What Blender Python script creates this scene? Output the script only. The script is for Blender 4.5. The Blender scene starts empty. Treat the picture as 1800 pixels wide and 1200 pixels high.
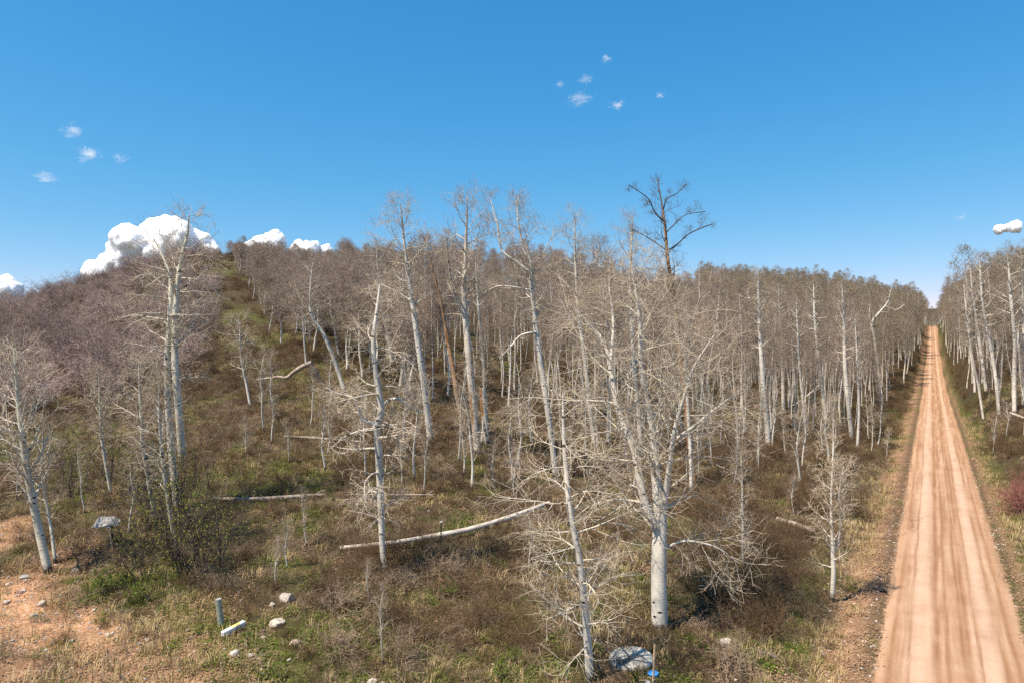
import bpy, math, random
import numpy as np

# ------------------------------------------------------------------ camera, sky, sun, exposure
sc = bpy.context.scene
CAMZ, F = 10.3, 1200.0                      # camera height (m), focal length in 1800-px units
cam_data = bpy.data.cameras.new('camera')
cam_data.sensor_width = 36.0; cam_data.lens = 24.0
cam_data.clip_start = 0.1; cam_data.clip_end = 20000.0
cam = bpy.data.objects.new('camera', cam_data)
sc.collection.objects.link(cam)
cam.location = (0, 0, CAMZ); cam.rotation_euler = (math.radians(90), 0, 0)
sc.camera = cam

SUN_EL, SUN_AZ = math.radians(60), math.radians(-124)     # azimuth clockwise from +Y (view direction)
world = bpy.data.worlds.new('World'); sc.world = world; world.use_nodes = True
wn = world.node_tree.nodes; wl = world.node_tree.links; wn.clear()
w_out = wn.new('ShaderNodeOutputWorld'); w_bg = wn.new('ShaderNodeBackground')
w_sky = wn.new('ShaderNodeTexSky'); w_sky.sky_type = 'NISHITA'; w_sky.sun_disc = False
w_sky.sun_elevation = SUN_EL; w_sky.sun_rotation = SUN_AZ
w_sky.altitude = 2200; w_sky.air_density = 1.0; w_sky.dust_density = 0.6; w_sky.ozone_density = 3.0
w_sep = wn.new('ShaderNodeSeparateColor'); w_com = wn.new('ShaderNodeCombineColor')       # film response of the sky colour, per channel
wl.new(w_sky.outputs[0], w_sep.inputs[0])
for ch, (gain, power) in enumerate(((.275, 1.60), (1.0, .70), (1.92, .43))):
    w_p = wn.new('ShaderNodeMath'); w_p.operation = 'POWER'; w_p.inputs[1].default_value = power
    w_m = wn.new('ShaderNodeMath'); w_m.operation = 'MULTIPLY'; w_m.inputs[1].default_value = gain
    wl.new(w_sep.outputs[ch], w_p.inputs[0]); wl.new(w_p.outputs[0], w_m.inputs[0]); wl.new(w_m.outputs[0], w_com.inputs[ch])
w_bg.inputs['Strength'].default_value = 0.12
wl.new(w_com.outputs[0], w_bg.inputs[0]); wl.new(w_bg.outputs[0], w_out.inputs[0])

sun_d = bpy.data.lights.new('sun', 'SUN'); sun_d.energy = 4.7; sun_d.angle = math.radians(0.5)
sun_d.color = (1.0, 0.90, 0.76)
sun = bpy.data.objects.new('sun', sun_d); sc.collection.objects.link(sun)
sun.location = (-30, -30, 60)
sun.rotation_euler = (math.radians(90) - SUN_EL, 0, -SUN_AZ - math.pi)
sc.view_settings.view_transform = 'Standard'; sc.view_settings.look = 'None'
sc.view_settings.exposure = 0.88; sc.view_settings.gamma = 1.0
sc.cycles.use_denoising = False
sc.cycles.max_bounces = 7; sc.cycles.diffuse_bounces = 4; sc.cycles.glossy_bounces = 2; sc.cycles.volume_bounces = 3

# ------------------------------------------------------------------ helpers
C = sc.collection
RNG = np.random.default_rng(7)

def link(o): C.objects.link(o); return o
def tag(o, label=None, cat=None, group=None, kind=None):
    if label: o['label'] = label
    if cat: o['category'] = cat
    if group: o['group'] = group
    if kind: o['kind'] = kind
    return o
def empty(name, loc=(0, 0, 0), rz=0.0, s=1.0):
    e = bpy.data.objects.new(name, None); e.location = loc; e.rotation_euler = (0, 0, rz); e.scale = (s, s, s)
    e.empty_display_size = 0.2
    return link(e)
def mesh_arrays(name, V, Q, mats, MI=None, smooth=True, attrs=None, tri=False):
    V = np.ascontiguousarray(V, dtype=np.float32); Q = np.ascontiguousarray(Q, dtype=np.int32)
    n = 3 if tri else 4
    me = bpy.data.meshes.new(name)
    me.vertices.add(len(V)); me.vertices.foreach_set('co', V.ravel())
    me.loops.add(Q.size); me.loops.foreach_set('vertex_index', Q.ravel())
    me.polygons.add(len(Q))
    me.polygons.foreach_set('loop_start', np.arange(0, Q.size, n, dtype=np.int32))
    me.polygons.foreach_set('loop_total', np.full(len(Q), n, dtype=np.int32))
    me.polygons.foreach_set('use_smooth', np.full(len(Q), smooth, dtype=bool))
    for m in (mats if isinstance(mats, (list, tuple)) else [mats]): me.materials.append(m)
    if MI is not None: me.polygons.foreach_set('material_index', np.ascontiguousarray(MI, dtype=np.int32))
    for k, a in (attrs or {}).items():
        at_ = me.attributes.new(k, 'FLOAT', 'POINT'); at_.data.foreach_set('value', np.ascontiguousarray(a, dtype=np.float32))
    me.update(calc_edges=True)
    return me
def obj(name, me, parent=None, loc=None):
    o = bpy.data.objects.new(name, me); link(o)
    if parent is not None: o.parent = parent
    if loc is not None: o.location = loc
    return o

class Parts:                                   # collects quad patches of one mesh
    def __init__(s): s.V = []; s.Q = []; s.M = []; s.n = 0
    def add(s, V, Q, mi=0):
        s.V.append(V); s.Q.append(Q + s.n); s.M.append(np.full(len(Q), mi)); s.n += len(V); return s
    def mesh(s, name, mats, smooth=True):
        return mesh_arrays(name, np.concatenate(s.V), np.concatenate(s.Q), mats, np.concatenate(s.M), smooth)

def nrm(a): return a / np.maximum(np.linalg.norm(a, axis=-1, keepdims=True), 1e-9)
def frames(T):
    ref = np.where(np.abs(T[..., 2:3]) < 0.85, np.array([0, 0, 1.0]), np.array([1.0, 0, 0]))
    U = nrm(np.cross(T, ref)); return U, np.cross(T, U)
def tubes(P, R, S, phase=None):
    """P (N,K,3) polylines, R (N,K) radii -> verts, quads"""
    N, K, _ = P.shape
    T = np.empty_like(P); T[:, 1:-1] = P[:, 2:] - P[:, :-2]; T[:, 0] = P[:, 1] - P[:, 0]; T[:, -1] = P[:, -1] - P[:, -2]
    T = nrm(T)
    ref = np.where(np.abs(nrm(P[:, -1] - P[:, 0])[:, 2:3]) < 0.8, np.array([0, 0, 1.0]), np.array([1.0, 0, 0]))[:, None, :]
    U = nrm(np.cross(T, np.broadcast_to(ref, T.shape))); W = np.cross(T, U)
    a = np.arange(S) * 2 * math.pi / S
    V = P[:, :, None, :] + R[:, :, None, None] * (np.cos(a)[None, None, :, None] * U[:, :, None, :] + np.sin(a)[None, None, :, None] * W[:, :, None, :])
    n = np.arange(N)[:, None, None] * (K * S); k = np.arange(K - 1)[None, :, None] * S; j = np.arange(S)[None, None, :]; j2 = (j + 1) % S
    Q = np.stack([n + k + j, n + k + j2, n + k + S + j2, n + k + S + j], -1).reshape(-1, 4)
    return V.reshape(-1, 3), Q
def resample(path, K):
    path = np.asarray(path, float); d = np.r_[0, np.cumsum(np.linalg.norm(np.diff(path[:, :3], axis=0), axis=1))]
    # smooth with a Catmull-Rom through the points
    t = np.linspace(0, d[-1], K); out = np.empty((K, path.shape[1])); n = len(path)
    for q, x in enumerate(t):
        i = min(max(np.searchsorted(d, x) - 1, 0), n - 2); u = (x - d[i]) / max(d[i + 1] - d[i], 1e-6)
        p0, p1, p2, p3 = path[max(i - 1, 0)], path[i], path[i + 1], path[min(i + 2, n - 1)]
        out[q] = 0.5 * (2 * p1 + (p2 - p0) * u + (2 * p0 - 5 * p1 + 4 * p2 - p3) * u * u + (3 * p1 - p0 - 3 * p2 + p3) * u ** 3)
    return out

# value noise -----------------------------------------------------------------
def _h(ix, iy, s):
    n = (ix.astype(np.int64) * 374761393 + iy.astype(np.int64) * 668265263 + s * 1442695041) & 0xffffffff
    n = ((n ^ (n >> 13)) * 1274126177) & 0xffffffff
    return ((n ^ (n >> 16)) & 0xffff) / 65535.0
def vnoise(x, y, s=0):
    x = np.asarray(x, float); y = np.asarray(y, float)
    ix = np.floor(x); iy = np.floor(y); fx = x - ix; fy = y - iy
    fx = fx * fx * (3 - 2 * fx); fy = fy * fy * (3 - 2 * fy); ix = ix.astype(np.int64); iy = iy.astype(np.int64)
    a = _h(ix, iy, s); b = _h(ix + 1, iy, s); c = _h(ix, iy + 1, s); d = _h(ix + 1, iy + 1, s)
    return (a * (1 - fx) + b * fx) * (1 - fy) + (c * (1 - fx) + d * fx) * fy
def fbm(x, y, s=0, o=4):
    t = 0; a = 0.5
    for i in range(o): t = t + a * vnoise(x, y, s + i); x = x * 2.03 + 7.1; y = y * 2.03 - 3.7; a *= 0.5
    return t / (1 - 0.5 ** o)
def sstep(a, b, x): t = np.clip((x - a) / (b - a), 0, 1); return t * t * (3 - 2 * t)

# ------------------------------------------------------------------ materials
class NT:
    def __init__(s, name, rough=0.9, spec=0.2):
        s.m = bpy.data.materials.new(name); s.m.use_nodes = True
        s.t = s.m.node_tree; s.b = s.t.nodes['Principled BSDF']
        s.b.inputs['Roughness'].default_value = rough; s.b.inputs['Specular IOR Level'].default_value = spec
    def n(s, typ, **kw):
        x = s.t.nodes.new(typ)
        for k, v in kw.items(): setattr(x, k, v)
        return x
    def L(s, a, b): s.t.links.new(a, b)
    def coords(s, scale=(1, 1, 1), kind='Object'):
        tc = s.n('ShaderNodeTexCoord'); mp = s.n('ShaderNodeMapping'); mp.inputs['Scale'].default_value = scale
        s.L(tc.outputs[kind], mp.inputs['Vector']); return mp.outputs[0]
    def noise(s, vec, scale, detail=4, rough=0.55, dist=0.0):
        x = s.n('ShaderNodeTexNoise'); x.inputs['Scale'].default_value = scale; x.inputs['Detail'].default_value = detail
        x.inputs['Roughness'].default_value = rough; x.inputs['Distortion'].default_value = dist
        if vec is not None: s.L(vec, x.inputs['Vector'])
        return x.outputs['Fac']
    def ramp(s, fac, stops):
        r = s.n('ShaderNodeValToRGB'); e = r.color_ramp.elements
        while len(e) > 1: e.remove(e[-1])
        e[0].position = stops[0][0]; e[0].color = (*stops[0][1], 1) if len(stops[0][1]) == 3 else stops[0][1]
        for p, c in stops[1:]:
            q = e.new(p); q.color = (*c, 1)
        s.L(fac, r.inputs[0]); return r.outputs[0]
    def bw(s, fac, a, b, va=0.0, vb=1.0):
        mr = s.n('ShaderNodeMapRange'); mr.interpolation_type = 'SMOOTHSTEP'
        for k, v in (('From Min', a), ('From Max', b), ('To Min', va), ('To Max', vb)): mr.inputs[k].default_value = v
        s.L(fac, mr.inputs['Value']); return mr.outputs[0]
    def mix(s, fac, a, b, mode='MIX'):
        x = s.n('ShaderNodeMix', data_type='RGBA', blend_type=mode)
        for sock, v in ((x.inputs[0], fac), (x.inputs[6], a), (x.inputs[7], b)):
            if isinstance(v, (int, float)): sock.default_value = v
            elif isinstance(v, tuple): sock.default_value = (*v, 1)
            else: s.L(v, sock)
        return x.outputs[2]
    def math(s, op, a, b=None):
        x = s.n('ShaderNodeMath', operation=op)
        for i, v in enumerate((a, b)):
            if v is None: continue
            if isinstance(v, (int, float)): x.inputs[i].default_value = v
            else: s.L(v, x.inputs[i])
        return x.outputs[0]
    def attr(s, name):
        a = s.n('ShaderNodeAttribute'); a.attribute_name = name; return a.outputs['Fac']
    def rand(s): return s.n('ShaderNodeObjectInfo').outputs['Random']
    def color(s, c):
        if isinstance(c, tuple): s.b.inputs['Base Color'].default_value = (*c, 1)
        else: s.L(c, s.b.inputs['Base Color'])
        return s
    def bump(s, h, strength=0.4, dist=0.05):
        b = s.n('ShaderNodeBump'); b.inputs['Strength'].default_value = strength; b.inputs['Distance'].default_value = dist
        s.L(h, b.inputs['Height']); s.L(b.outputs[0], s.b.inputs['Normal']); return s

def bark_mat(name, base, base2, orange=0.0, dark=(0.035, 0.03, 0.027), basedark=True):
    t = NT(name, 0.85, 0.15)
    big = t.noise(t.coords((1, 1, .5)), 1.7, 4)
    col = t.mix(t.bw(big, .35, .65), base, base2)
    if orange:
        on = t.noise(t.coords((2.2, 2.2, .25)), 1.6, 5, .6)
        col = t.mix(t.bw(on, .62 - orange * .3, .72 - orange * .3), col, (0.33, 0.15, 0.055))
    lent = t.noise(t.coords((2.6, 2.6, 17)), 1.0, 3, .5)
    col = t.mix(t.bw(lent, .6, .74, 0, .75), col, (0.16, 0.14, 0.12))
    vo = t.n('ShaderNodeTexVoronoi'); vo.inputs['Scale'].default_value = 1.0
    t.L(t.coords((2.3, 2.3, 5.0)), vo.inputs['Vector'])
    knot = t.math('MULTIPLY', t.bw(vo.outputs['Distance'], .16, .27, 1, 0), t.bw(t.noise(t.coords((3, 3, 3)), 1.0, 3), .42, .5))
    col = t.mix(knot, col, dark)
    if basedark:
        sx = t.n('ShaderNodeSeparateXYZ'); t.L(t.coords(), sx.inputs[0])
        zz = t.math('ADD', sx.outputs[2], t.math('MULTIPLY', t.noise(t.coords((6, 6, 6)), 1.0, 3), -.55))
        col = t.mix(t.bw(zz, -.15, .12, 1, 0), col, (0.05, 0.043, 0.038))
    t.color(col).bump(lent, .35, .02)
    return t.m
def twig_mat(name, a, b, rough=.9):
    t = NT(name, rough, .1)
    nz = t.noise(t.coords(), 1.3, 2)
    t.color(t.mix(t.math('ADD', t.math('MULTIPLY', t.rand(), .5), t.math('MULTIPLY', nz, .5)), a, b)); return t.m
def leaf_mat(name, a, b):
    t = NT(name, .6, .25)
    nz = t.noise(t.coords(), 3.0, 2)
    t.color(t.mix(t.math('ADD', t.math('MULTIPLY', t.rand(), .5), t.math('MULTIPLY', nz, .5)), a, b))
    t.b.inputs['Transmission Weight'].default_value = 0.0
    tr = t.n('ShaderNodeBsdfTranslucent'); tr.inputs[0].default_value = (*[min(1, x * 1.2) for x in b], 1)
    ms = t.n('ShaderNodeMixShader'); ms.inputs[0].default_value = .3
    out = t.t.nodes['Material Output']; t.L(t.b.outputs[0], ms.inputs[1]); t.L(tr.outputs[0], ms.inputs[2]); t.L(ms.outputs[0], out.inputs[0])
    return t.m
M = {}
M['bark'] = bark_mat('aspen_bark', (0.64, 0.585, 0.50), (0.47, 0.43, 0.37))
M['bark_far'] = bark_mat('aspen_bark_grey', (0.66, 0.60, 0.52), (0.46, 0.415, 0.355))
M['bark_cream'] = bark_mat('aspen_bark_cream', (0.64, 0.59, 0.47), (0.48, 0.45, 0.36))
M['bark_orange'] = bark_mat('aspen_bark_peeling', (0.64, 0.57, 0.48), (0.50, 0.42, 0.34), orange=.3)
M['bark_dead'] = bark_mat('dead_aspen_bark', (0.38, 0.25, 0.15), (0.20, 0.13, 0.08), orange=.42, basedark=False)
M['bark_dark'] = bark_mat('charred_bark', (0.06, 0.05, 0.045), (0.12, 0.10, 0.085), basedark=False)
M['limb'] = bark_mat('aspen_limb_bark', (0.60, 0.53, 0.43), (0.46, 0.40, 0.31), basedark=False)
M['limb_far'] = bark_mat('aspen_limb_bark_grey', (0.50, 0.42, 0.33), (0.38, 0.31, 0.24), basedark=False)
M['twig'] = twig_mat('aspen_twig', (0.50, 0.40, 0.295), (0.31, 0.24, 0.17))
M['twig_pale'] = twig_mat('aspen_twig_pale', (0.57, 0.465, 0.34), (0.39, 0.31, 0.22))
M['twig_far'] = twig_mat('aspen_twig_weathered', (0.37, 0.285, 0.225), (0.22, 0.17, 0.135))
M['twig_dead'] = twig_mat('dead_twig', (0.10, 0.07, 0.05), (0.17, 0.11, 0.07))
M['twig_oak'] = twig_mat('oak_twig', (0.53, 0.395, 0.34), (0.31, 0.23, 0.20))
M['twig_oak2'] = twig_mat('oak_twig_dark', (0.30, 0.22, 0.19), (0.17, 0.125, 0.11))
M['stem_oak'] = twig_mat('oak_stem', (0.10, 0.085, 0.08), (0.17, 0.145, 0.135))
M['twig_brown'] = twig_mat('brown_shrub_twig', (0.20, 0.125, 0.066), (0.065, 0.046, 0.030))
M['twig_tan'] = twig_mat('tan_shrub_twig', (0.38, 0.285, 0.20), (0.22, 0.155, 0.105))
M['twig_red'] = twig_mat('red_osier_twig', (0.34, 0.14, 0.12), (0.24, 0.10, 0.08))
M['stem_dark'] = twig_mat('dark_shrub_stem', (0.05, 0.042, 0.04), (0.09, 0.075, 0.065))
M['leaf_yellow'] = leaf_mat('young_leaf', (0.34, 0.28, 0.045), (0.19, 0.20, 0.04))
M['leaf_olive'] = leaf_mat('olive_bud_leaf', (0.25, 0.215, 0.09), (0.16, 0.15, 0.06))
M['leaf_green'] = leaf_mat('green_herb_leaf', (0.085, 0.13, 0.018), (0.18, 0.21, 0.03))
M['grass'] = leaf_mat('green_grass_blade', (0.095, 0.125, 0.022), (0.21, 0.21, 0.05))
M['straw'] = twig_mat('dry_grass_blade', (0.50, 0.38, 0.20), (0.30, 0.21, 0.10))
M['litter'] = twig_mat('leaf_litter_flake', (0.42, 0.27, 0.16), (0.22, 0.125, 0.07))
M['log'] = bark_mat('fallen_log_bark', (0.66, 0.58, 0.50), (0.46, 0.38, 0.32), basedark=False)
M['log_brown'] = bark_mat('rotting_log_bark', (0.44, 0.36, 0.29), (0.26, 0.20, 0.155), orange=.12, basedark=False)
def rock_mat(name, a, b):
    t = NT(name, .9, .2); c = t.noise(t.coords(), 5, 6, .65)
    t.color(t.mix(t.bw(c, .35, .65), a, b)).bump(c, .5, .05); return t.m
M['rock'] = rock_mat('pale_rock', (0.58, 0.50, 0.43), (0.40, 0.33, 0.28))
M['rock_pink'] = rock_mat('pink_rock', (0.56, 0.43, 0.36), (0.42, 0.30, 0.24))
M['rock_grey'] = rock_mat('grey_rock', (0.42, 0.40, 0.37), (0.28, 0.26, 0.24))

# ------------------------------------------------------------------ terrain heights
ROAD_S = 0.614; ROAD_X0 = 0.75; RC = math.sqrt(1 + ROAD_S ** 2)
RHW = 1.95                                       # road half width
_cols = {
 -500: [(1200, 19.5), (1000, 26.5), (900, 33), (820, 41), (750, 52), (690, 68), (615, 100), (575, 130), (565, 160), (590, 260)],
 0:    [(1200, 19.5), (1000, 26.5), (900, 33), (820, 41), (750, 52), (690, 68), (610, 100), (560, 130), (545, 160), (570, 260)],
 150:  [(1200, 20), (1010, 26.5), (900, 33), (820, 41), (750, 51), (680, 68), (600, 92), (540, 120), (500, 150), (497, 170), (530, 260)],
 290:  [(1200, 20.2), (1000, 27), (900, 33), (820, 40), (750, 50), (670, 68), (580, 92), (510, 120), (465, 150), (453, 170), (490, 260)],
 400:  [(1200, 20.4), (1000, 27.3), (850, 37), (750, 49), (670, 64), (590, 85), (510, 115), (455, 150), (440, 175), (480, 260)],
 600:  [(1200, 20.5), (1000, 27.5), (850, 37), (750, 47), (660, 61), (580, 88), (510, 125), (470, 160), (465, 180), (500, 280)],
 800:  [(1200, 20.6), (1000, 28.5), (850, 38), (770, 45.5), (690, 60), (620, 85), (555, 120), (510, 160), (490, 200), (520, 300)],
 1000: [(1200, 20.6), (1000, 29.5), (850, 42), (770, 54), (700, 76), (640, 110), (580, 160), (530, 215), (508, 255), (540, 360)],
 1200: [(1200, 20.6), (1000, 30.5), (850, 46), (770, 64), (710, 92), (650, 140), (590, 210), (545, 280), (525, 330), (550, 450)],
 1400: [(1200, 20.6), (1000, 30.9), (850, 48), (770, 70), (720, 98), (670, 145), (610, 210), (565, 280), (540, 350), (533, 390), (555, 520)],
 1500: [(1200, 20.6), (1000, 30.9), (850, 49), (775, 70), (715, 105), (660, 160), (600, 240), (550, 320), (535, 380), (550, 480)],
 1600: [(1200, 20.6), (1000, 30.9), (850, 49.4), (780, 68.7), (700, 128), (655, 175), (612, 250), (585, 330), (566, 430), (575, 500), (590, 640)],
 1660: [(1200, 20.6), (1000, 30.9), (850, 49.4), (780, 68), (700, 126), (650, 180), (605, 250), (575, 330), (560, 430), (570, 500), (590, 640)],
 1720: [(1200, 20.6), (1000, 30.5), (880, 43), (800, 58), (720, 85), (660, 120), (600, 180), (550, 260), (530, 330), (545, 450)],
 1800: [(1200, 20.4), (1000, 30), (880, 41), (800, 53), (720, 67), (650, 90), (590, 130), (540, 190), (520, 250), (540, 400)],
 2300: [(1200, 20.4), (1000, 30), (880, 41), (800, 53), (720, 67), (650, 90), (590, 130), (540, 190), (520, 250), (540, 400)],
}
LY0, LY1, NLY = math.log(6), math.log(6000), 700
_lg = np.linspace(LY0, LY1, NLY)
_px = np.array(sorted(_cols)); _ct = []
for p in _px:
    rows = _cols[p]; Y = np.array([r[1] for r in rows], float); Z = CAMZ - (np.array([r[0] for r in rows]) - 600) / F * Y
    far = 141 if p > 1300 else 40
    Y = np.r_[6, 12, Y, Y[-1] * 1.6, 1300, 2100, 2600, 6000]; Z = np.r_[Z[0] * .5, Z[0] * .8, Z, Z[-1] * .55, -5, far * .5, far, far]
    _ct.append(np.interp(_lg, np.log(Y), Z))
_ct = np.array(_ct)
T0, T1, NT_ = -1.3, 1.3, 521
_tg = np.linspace(T0, T1, NT_)
TAB = np.empty((NT_, NLY))
for k in range(NLY): TAB[:, k] = np.interp(_tg, (_px - 900) / F, _ct[:, k])
def _blur(A, ax, sig):
    r = int(3 * sig); k = np.exp(-.5 * (np.arange(-r, r + 1) / sig) ** 2); k /= k.sum()
    pad = [(0, 0), (0, 0)]; pad[ax] = (r, r); B = np.pad(A, pad, mode='edge')
    return sum(k[i] * np.take(B, range(i, i + A.shape[ax]), ax) for i in range(2 * r + 1))
TAB = _blur(_blur(TAB, 0, 7), 1, 5)
_ry = np.array([-400, 0, 50, 70, 130, 175, 220, 280, 350, 430, 470, 520, 700, 1300, 2100, 2600, 6000.])
_rz = np.array([0, 0, 0, 0.1, -0.2, 1.0, 3.0, 7.0, 12.6, 20.2, 20.6, 18.5, 6.0, -5, 70, 141, 141])
_ryf = np.linspace(-400, 6000, 12801); _k = np.exp(-.5 * (np.arange(-60, 61) / 22.) ** 2); _k /= _k.sum()
_rzf = np.convolve(np.pad(np.interp(_ryf, _ry, _rz), 60, mode='edge'), _k, 'valid')
def road_z(Y): return np.interp(Y, _ryf, _rzf)
def road_d(X, Y): return (X - ROAD_X0 - ROAD_S * Y) / RC
def height(X, Y):
    X = np.asarray(X, float); Y = np.asarray(Y, float)
    Yc = np.maximum(Y, 6.5); t = np.clip(X / Yc, T0 + .01, T1 - .01)
    a = (t - T0) / (T1 - T0) * (NT_ - 1); b = np.clip((np.log(Yc) - LY0) / (LY1 - LY0) * (NLY - 1), 0, NLY - 1.001)
    i = a.astype(int); j = b.astype(int); u = a - i; v = b - j
    z = (TAB[i, j] * (1 - u) + TAB[i + 1, j] * u) * (1 - v) + (TAB[i, j + 1] * (1 - u) + TAB[i + 1, j + 1] * u) * v
    d = road_d(X, Y); ad = np.abs(d)
    off = sstep(2.8, 6.0, ad)
    rough = .55 * (fbm(X / 7, Y / 7, 3) - .5) + .30 * (fbm(X / 1.7, Y / 1.7, 11, 3) - .5) + .10 * (vnoise(X / .45, Y / .45, 21) - .5)
    z = z + rough * (off * .9 + .05) * np.clip(1.2 - Y / 500, .4, 1)
    w = sstep(RHW + .3, np.where(d < 0, 7.5, 6.0), ad)
    z = road_z(Y) * (1 - w) + z * w
    z = z - .22 * np.exp(-((d + 3.6) / .6) ** 2) - .18 * np.exp(-((d - 3.9) / .7) ** 2)
    z = z - .06 * (1 - sstep(RHW - .1, RHW + .7, ad))
    return z
def h1(x, y): return float(height(np.array([x]), np.array([y]))[0])
_ys = np.exp(np.linspace(math.log(9), math.log(1200), 3500))
def at(px, py):
    """where the sight line through a photo pixel meets the ground"""
    z = CAMZ - (py - 600) / F * _ys; X = (px - 900) / F * _ys
    hit = np.nonzero(height(X, _ys) >= z)[0]
    k = hit[0] if len(hit) else len(_ys) - 1
    return np.array([X[k], _ys[k], h1(X[k], _ys[k])])
def to_px(X, Y, Z): return 900 + F * X / Y, 600 - F * (Z - CAMZ) / Y

# colour zones on the ground (where soil, grass and litter really lie)
def blob(X, Y, lst):
    r = np.zeros_like(X)
    for (px, py, rad, s) in lst:
        c = at(px, py); dd = np.hypot(X - c[0], (Y - c[1]) * .75)
        r = np.maximum(r, s * (1 - sstep(rad * .35, rad, dd)))
    return r
DIRT = [(20, 1085, 1.7, .9), (100, 1105, 1.7, .9), (-60, 1080, 3, 1), (170, 1120, 1.3, .7), (15, 925, 1.4, .7), (-40, 960, 2.2, .8), (40, 1170, 1.2, .4)]
GREEN = [(465, 600, 5, .8), (530, 655, 4, .9), (425, 555, 5, .7), (395, 480, 5, .8), (505, 690, 3, .7), (185, 490, 9, .7), (130, 495, 6, .7), (460, 850, 3.5, .7), (400, 840, 3, .7),
         (330, 880, 2.5, .6), (250, 1030, 2.0, 1), (190, 1020, 1.4, 1), (310, 1080, 1.6, .6), (430, 1140, 1.8, .7), (520, 1160, 2, .6), (60, 780, 4, .8), (120, 770, 4, .8), (860, 740, 3, .7),
         (820, 930, 2.5, .6), (1100, 740, 5, .5), (800, 1170, 1.6, .6), (640, 1180, 1.4, .5), (860, 1130, 1.2, .4), (1000, 1160, 1.4, .5), (1180, 1120, 1.2, .7), (60, 870, 2, .5),
         (880, 1190, 1.0, .7), (540, 820, 3, .5), (700, 840, 2.5, .4), (940, 690, 4, .6), (520, 1010, 1.4, .5)]
def zones(X, Y):
    d = road_d(X, Y); n1 = fbm(X / 2.3, Y / 2.3, 41); n2 = fbm(X / .8, Y / .8, 51)
    dirt = blob(X, Y, DIRT) * sstep(.25, .6, n1 * .5 + n2 * .5 + .15)
    green = np.maximum(blob(X, Y, GREEN) * sstep(.25, .55, n1 * .6 + n2 * .4 + .05), .6 * sstep(.48, .68, n1))
    verge_r = np.exp(-((d - 3.4) / .65) ** 2) * sstep(.3, .55, n1 * .7 + n2 * .3); green = np.maximum(green, verge_r)
    verge_l = np.exp(-((d + 4.7) / .8) ** 2) * sstep(.42, .62, n1 * .6 + n2 * .4) * .9; green = np.maximum(green, verge_l)
    lit = np.exp(-((d + 3.3) / .85) ** 2) + .8 * np.exp(-((d - 2.8) / .4) ** 2)
    lit = np.maximum(lit, blob(X, Y, [(250, 1180, 4.0, .9), (100, 1010, 3, .7), (330, 1150, 2.5, .7), (1480, 1180, 2.0, .6)]))
    green = np.clip(green * (1 - dirt), 0, 1); lit = np.clip(lit, 0, 1) * (1 - dirt * .7)
    return dirt, green, lit

# ------------------------------------------------------------------ ground sheet
az = np.r_[np.linspace(-180, -44, 24)[:-1], np.linspace(-44, 44, 400), np.linspace(44, 180, 24)[1:-1]] * math.pi / 180
rr = np.r_[np.geomspace(.4, 13, 14)[:-1], np.geomspace(13, 330, 300), np.geomspace(330, 5600, 60)[1:]]
A, Rr = np.meshgrid(az, rr, indexing='ij'); GX = Rr * np.sin(A); GY = Rr * np.cos(A)
GZ = height(GX.ravel(), GY.ravel()); na, nr = A.shape
V = np.c_[GX.ravel(), GY.ravel(), GZ]
ia = np.arange(na)[:, None]; ir = np.arange(nr - 1)[None, :]; ib = (ia + 1) % na
Q = np.stack([ia * nr + ir, ia * nr + ir + 1, ib * nr + ir + 1, ib * nr + ir], -1).reshape(-1, 4)[:, ::-1]
dz, gz, lz = zones(GX.ravel(), GY.ravel())
t = NT('hillside_soil', .95, .1)
oc = t.coords(kind='Object')
n_f = t.noise(oc, 9.0, 6, .7); n_m = t.noise(oc, 1.1, 5, .6); n_l = t.noise(oc, .12, 4, .6)
soil = t.ramp(n_f, [(.25, (.020, .014, .009)), (.5, (.055, .037, .023)), (.72, (.15, .10, .062))])
soil = t.mix(t.bw(n_l, .42, .62, 0, .5), soil, (.065, .058, .024))
lit = t.ramp(n_f, [(.25, (.10, .05, .027)), (.5, (.30, .165, .095)), (.72, (.50, .34, .23))])
soil = t.mix(t.math('MULTIPLY', t.attr('litter'), t.bw(n_m, .3, .6, .5, 1)), soil, lit)
grn = t.ramp(n_f, [(.25, (.030, .036, .010)), (.55, (.085, .095, .022)), (.75, (.19, .18, .055))])
soil = t.mix(t.math('MULTIPLY', t.attr('green'), t.bw(n_m, .32, .6, .35, 1)), soil, grn)
drt = t.ramp(n_f, [(.28, (.22, .095, .045)), (.5, (.42, .225, .12)), (.70, (.62, .43, .30))])
soil = t.mix(t.attr('dirt'), soil, drt)
rs_n = t.noise(oc, 4.2, 5, .75)
soil = t.mix(t.bw(t.math('ADD', t.attr('roadside'), t.math('MULTIPLY', t.math('SUBTRACT', rs_n, .5), 1.5)), .42, .62, 0, .8), soil, (.33, .20, .12))
t.color(soil).bump(n_f, .5, .05)
ground = obj('ground', mesh_arrays('ground', V, Q, t.m, attrs={'dirt': dz, 'green': gz, 'litter': lz, 'roadside': np.exp(-np.maximum(np.abs(road_d(GX.ravel(), GY.ravel())) - RHW, 0) / .32)}))
tag(ground, 'brown and green hillside of soil, litter and grass', None, None, 'structure')

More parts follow.
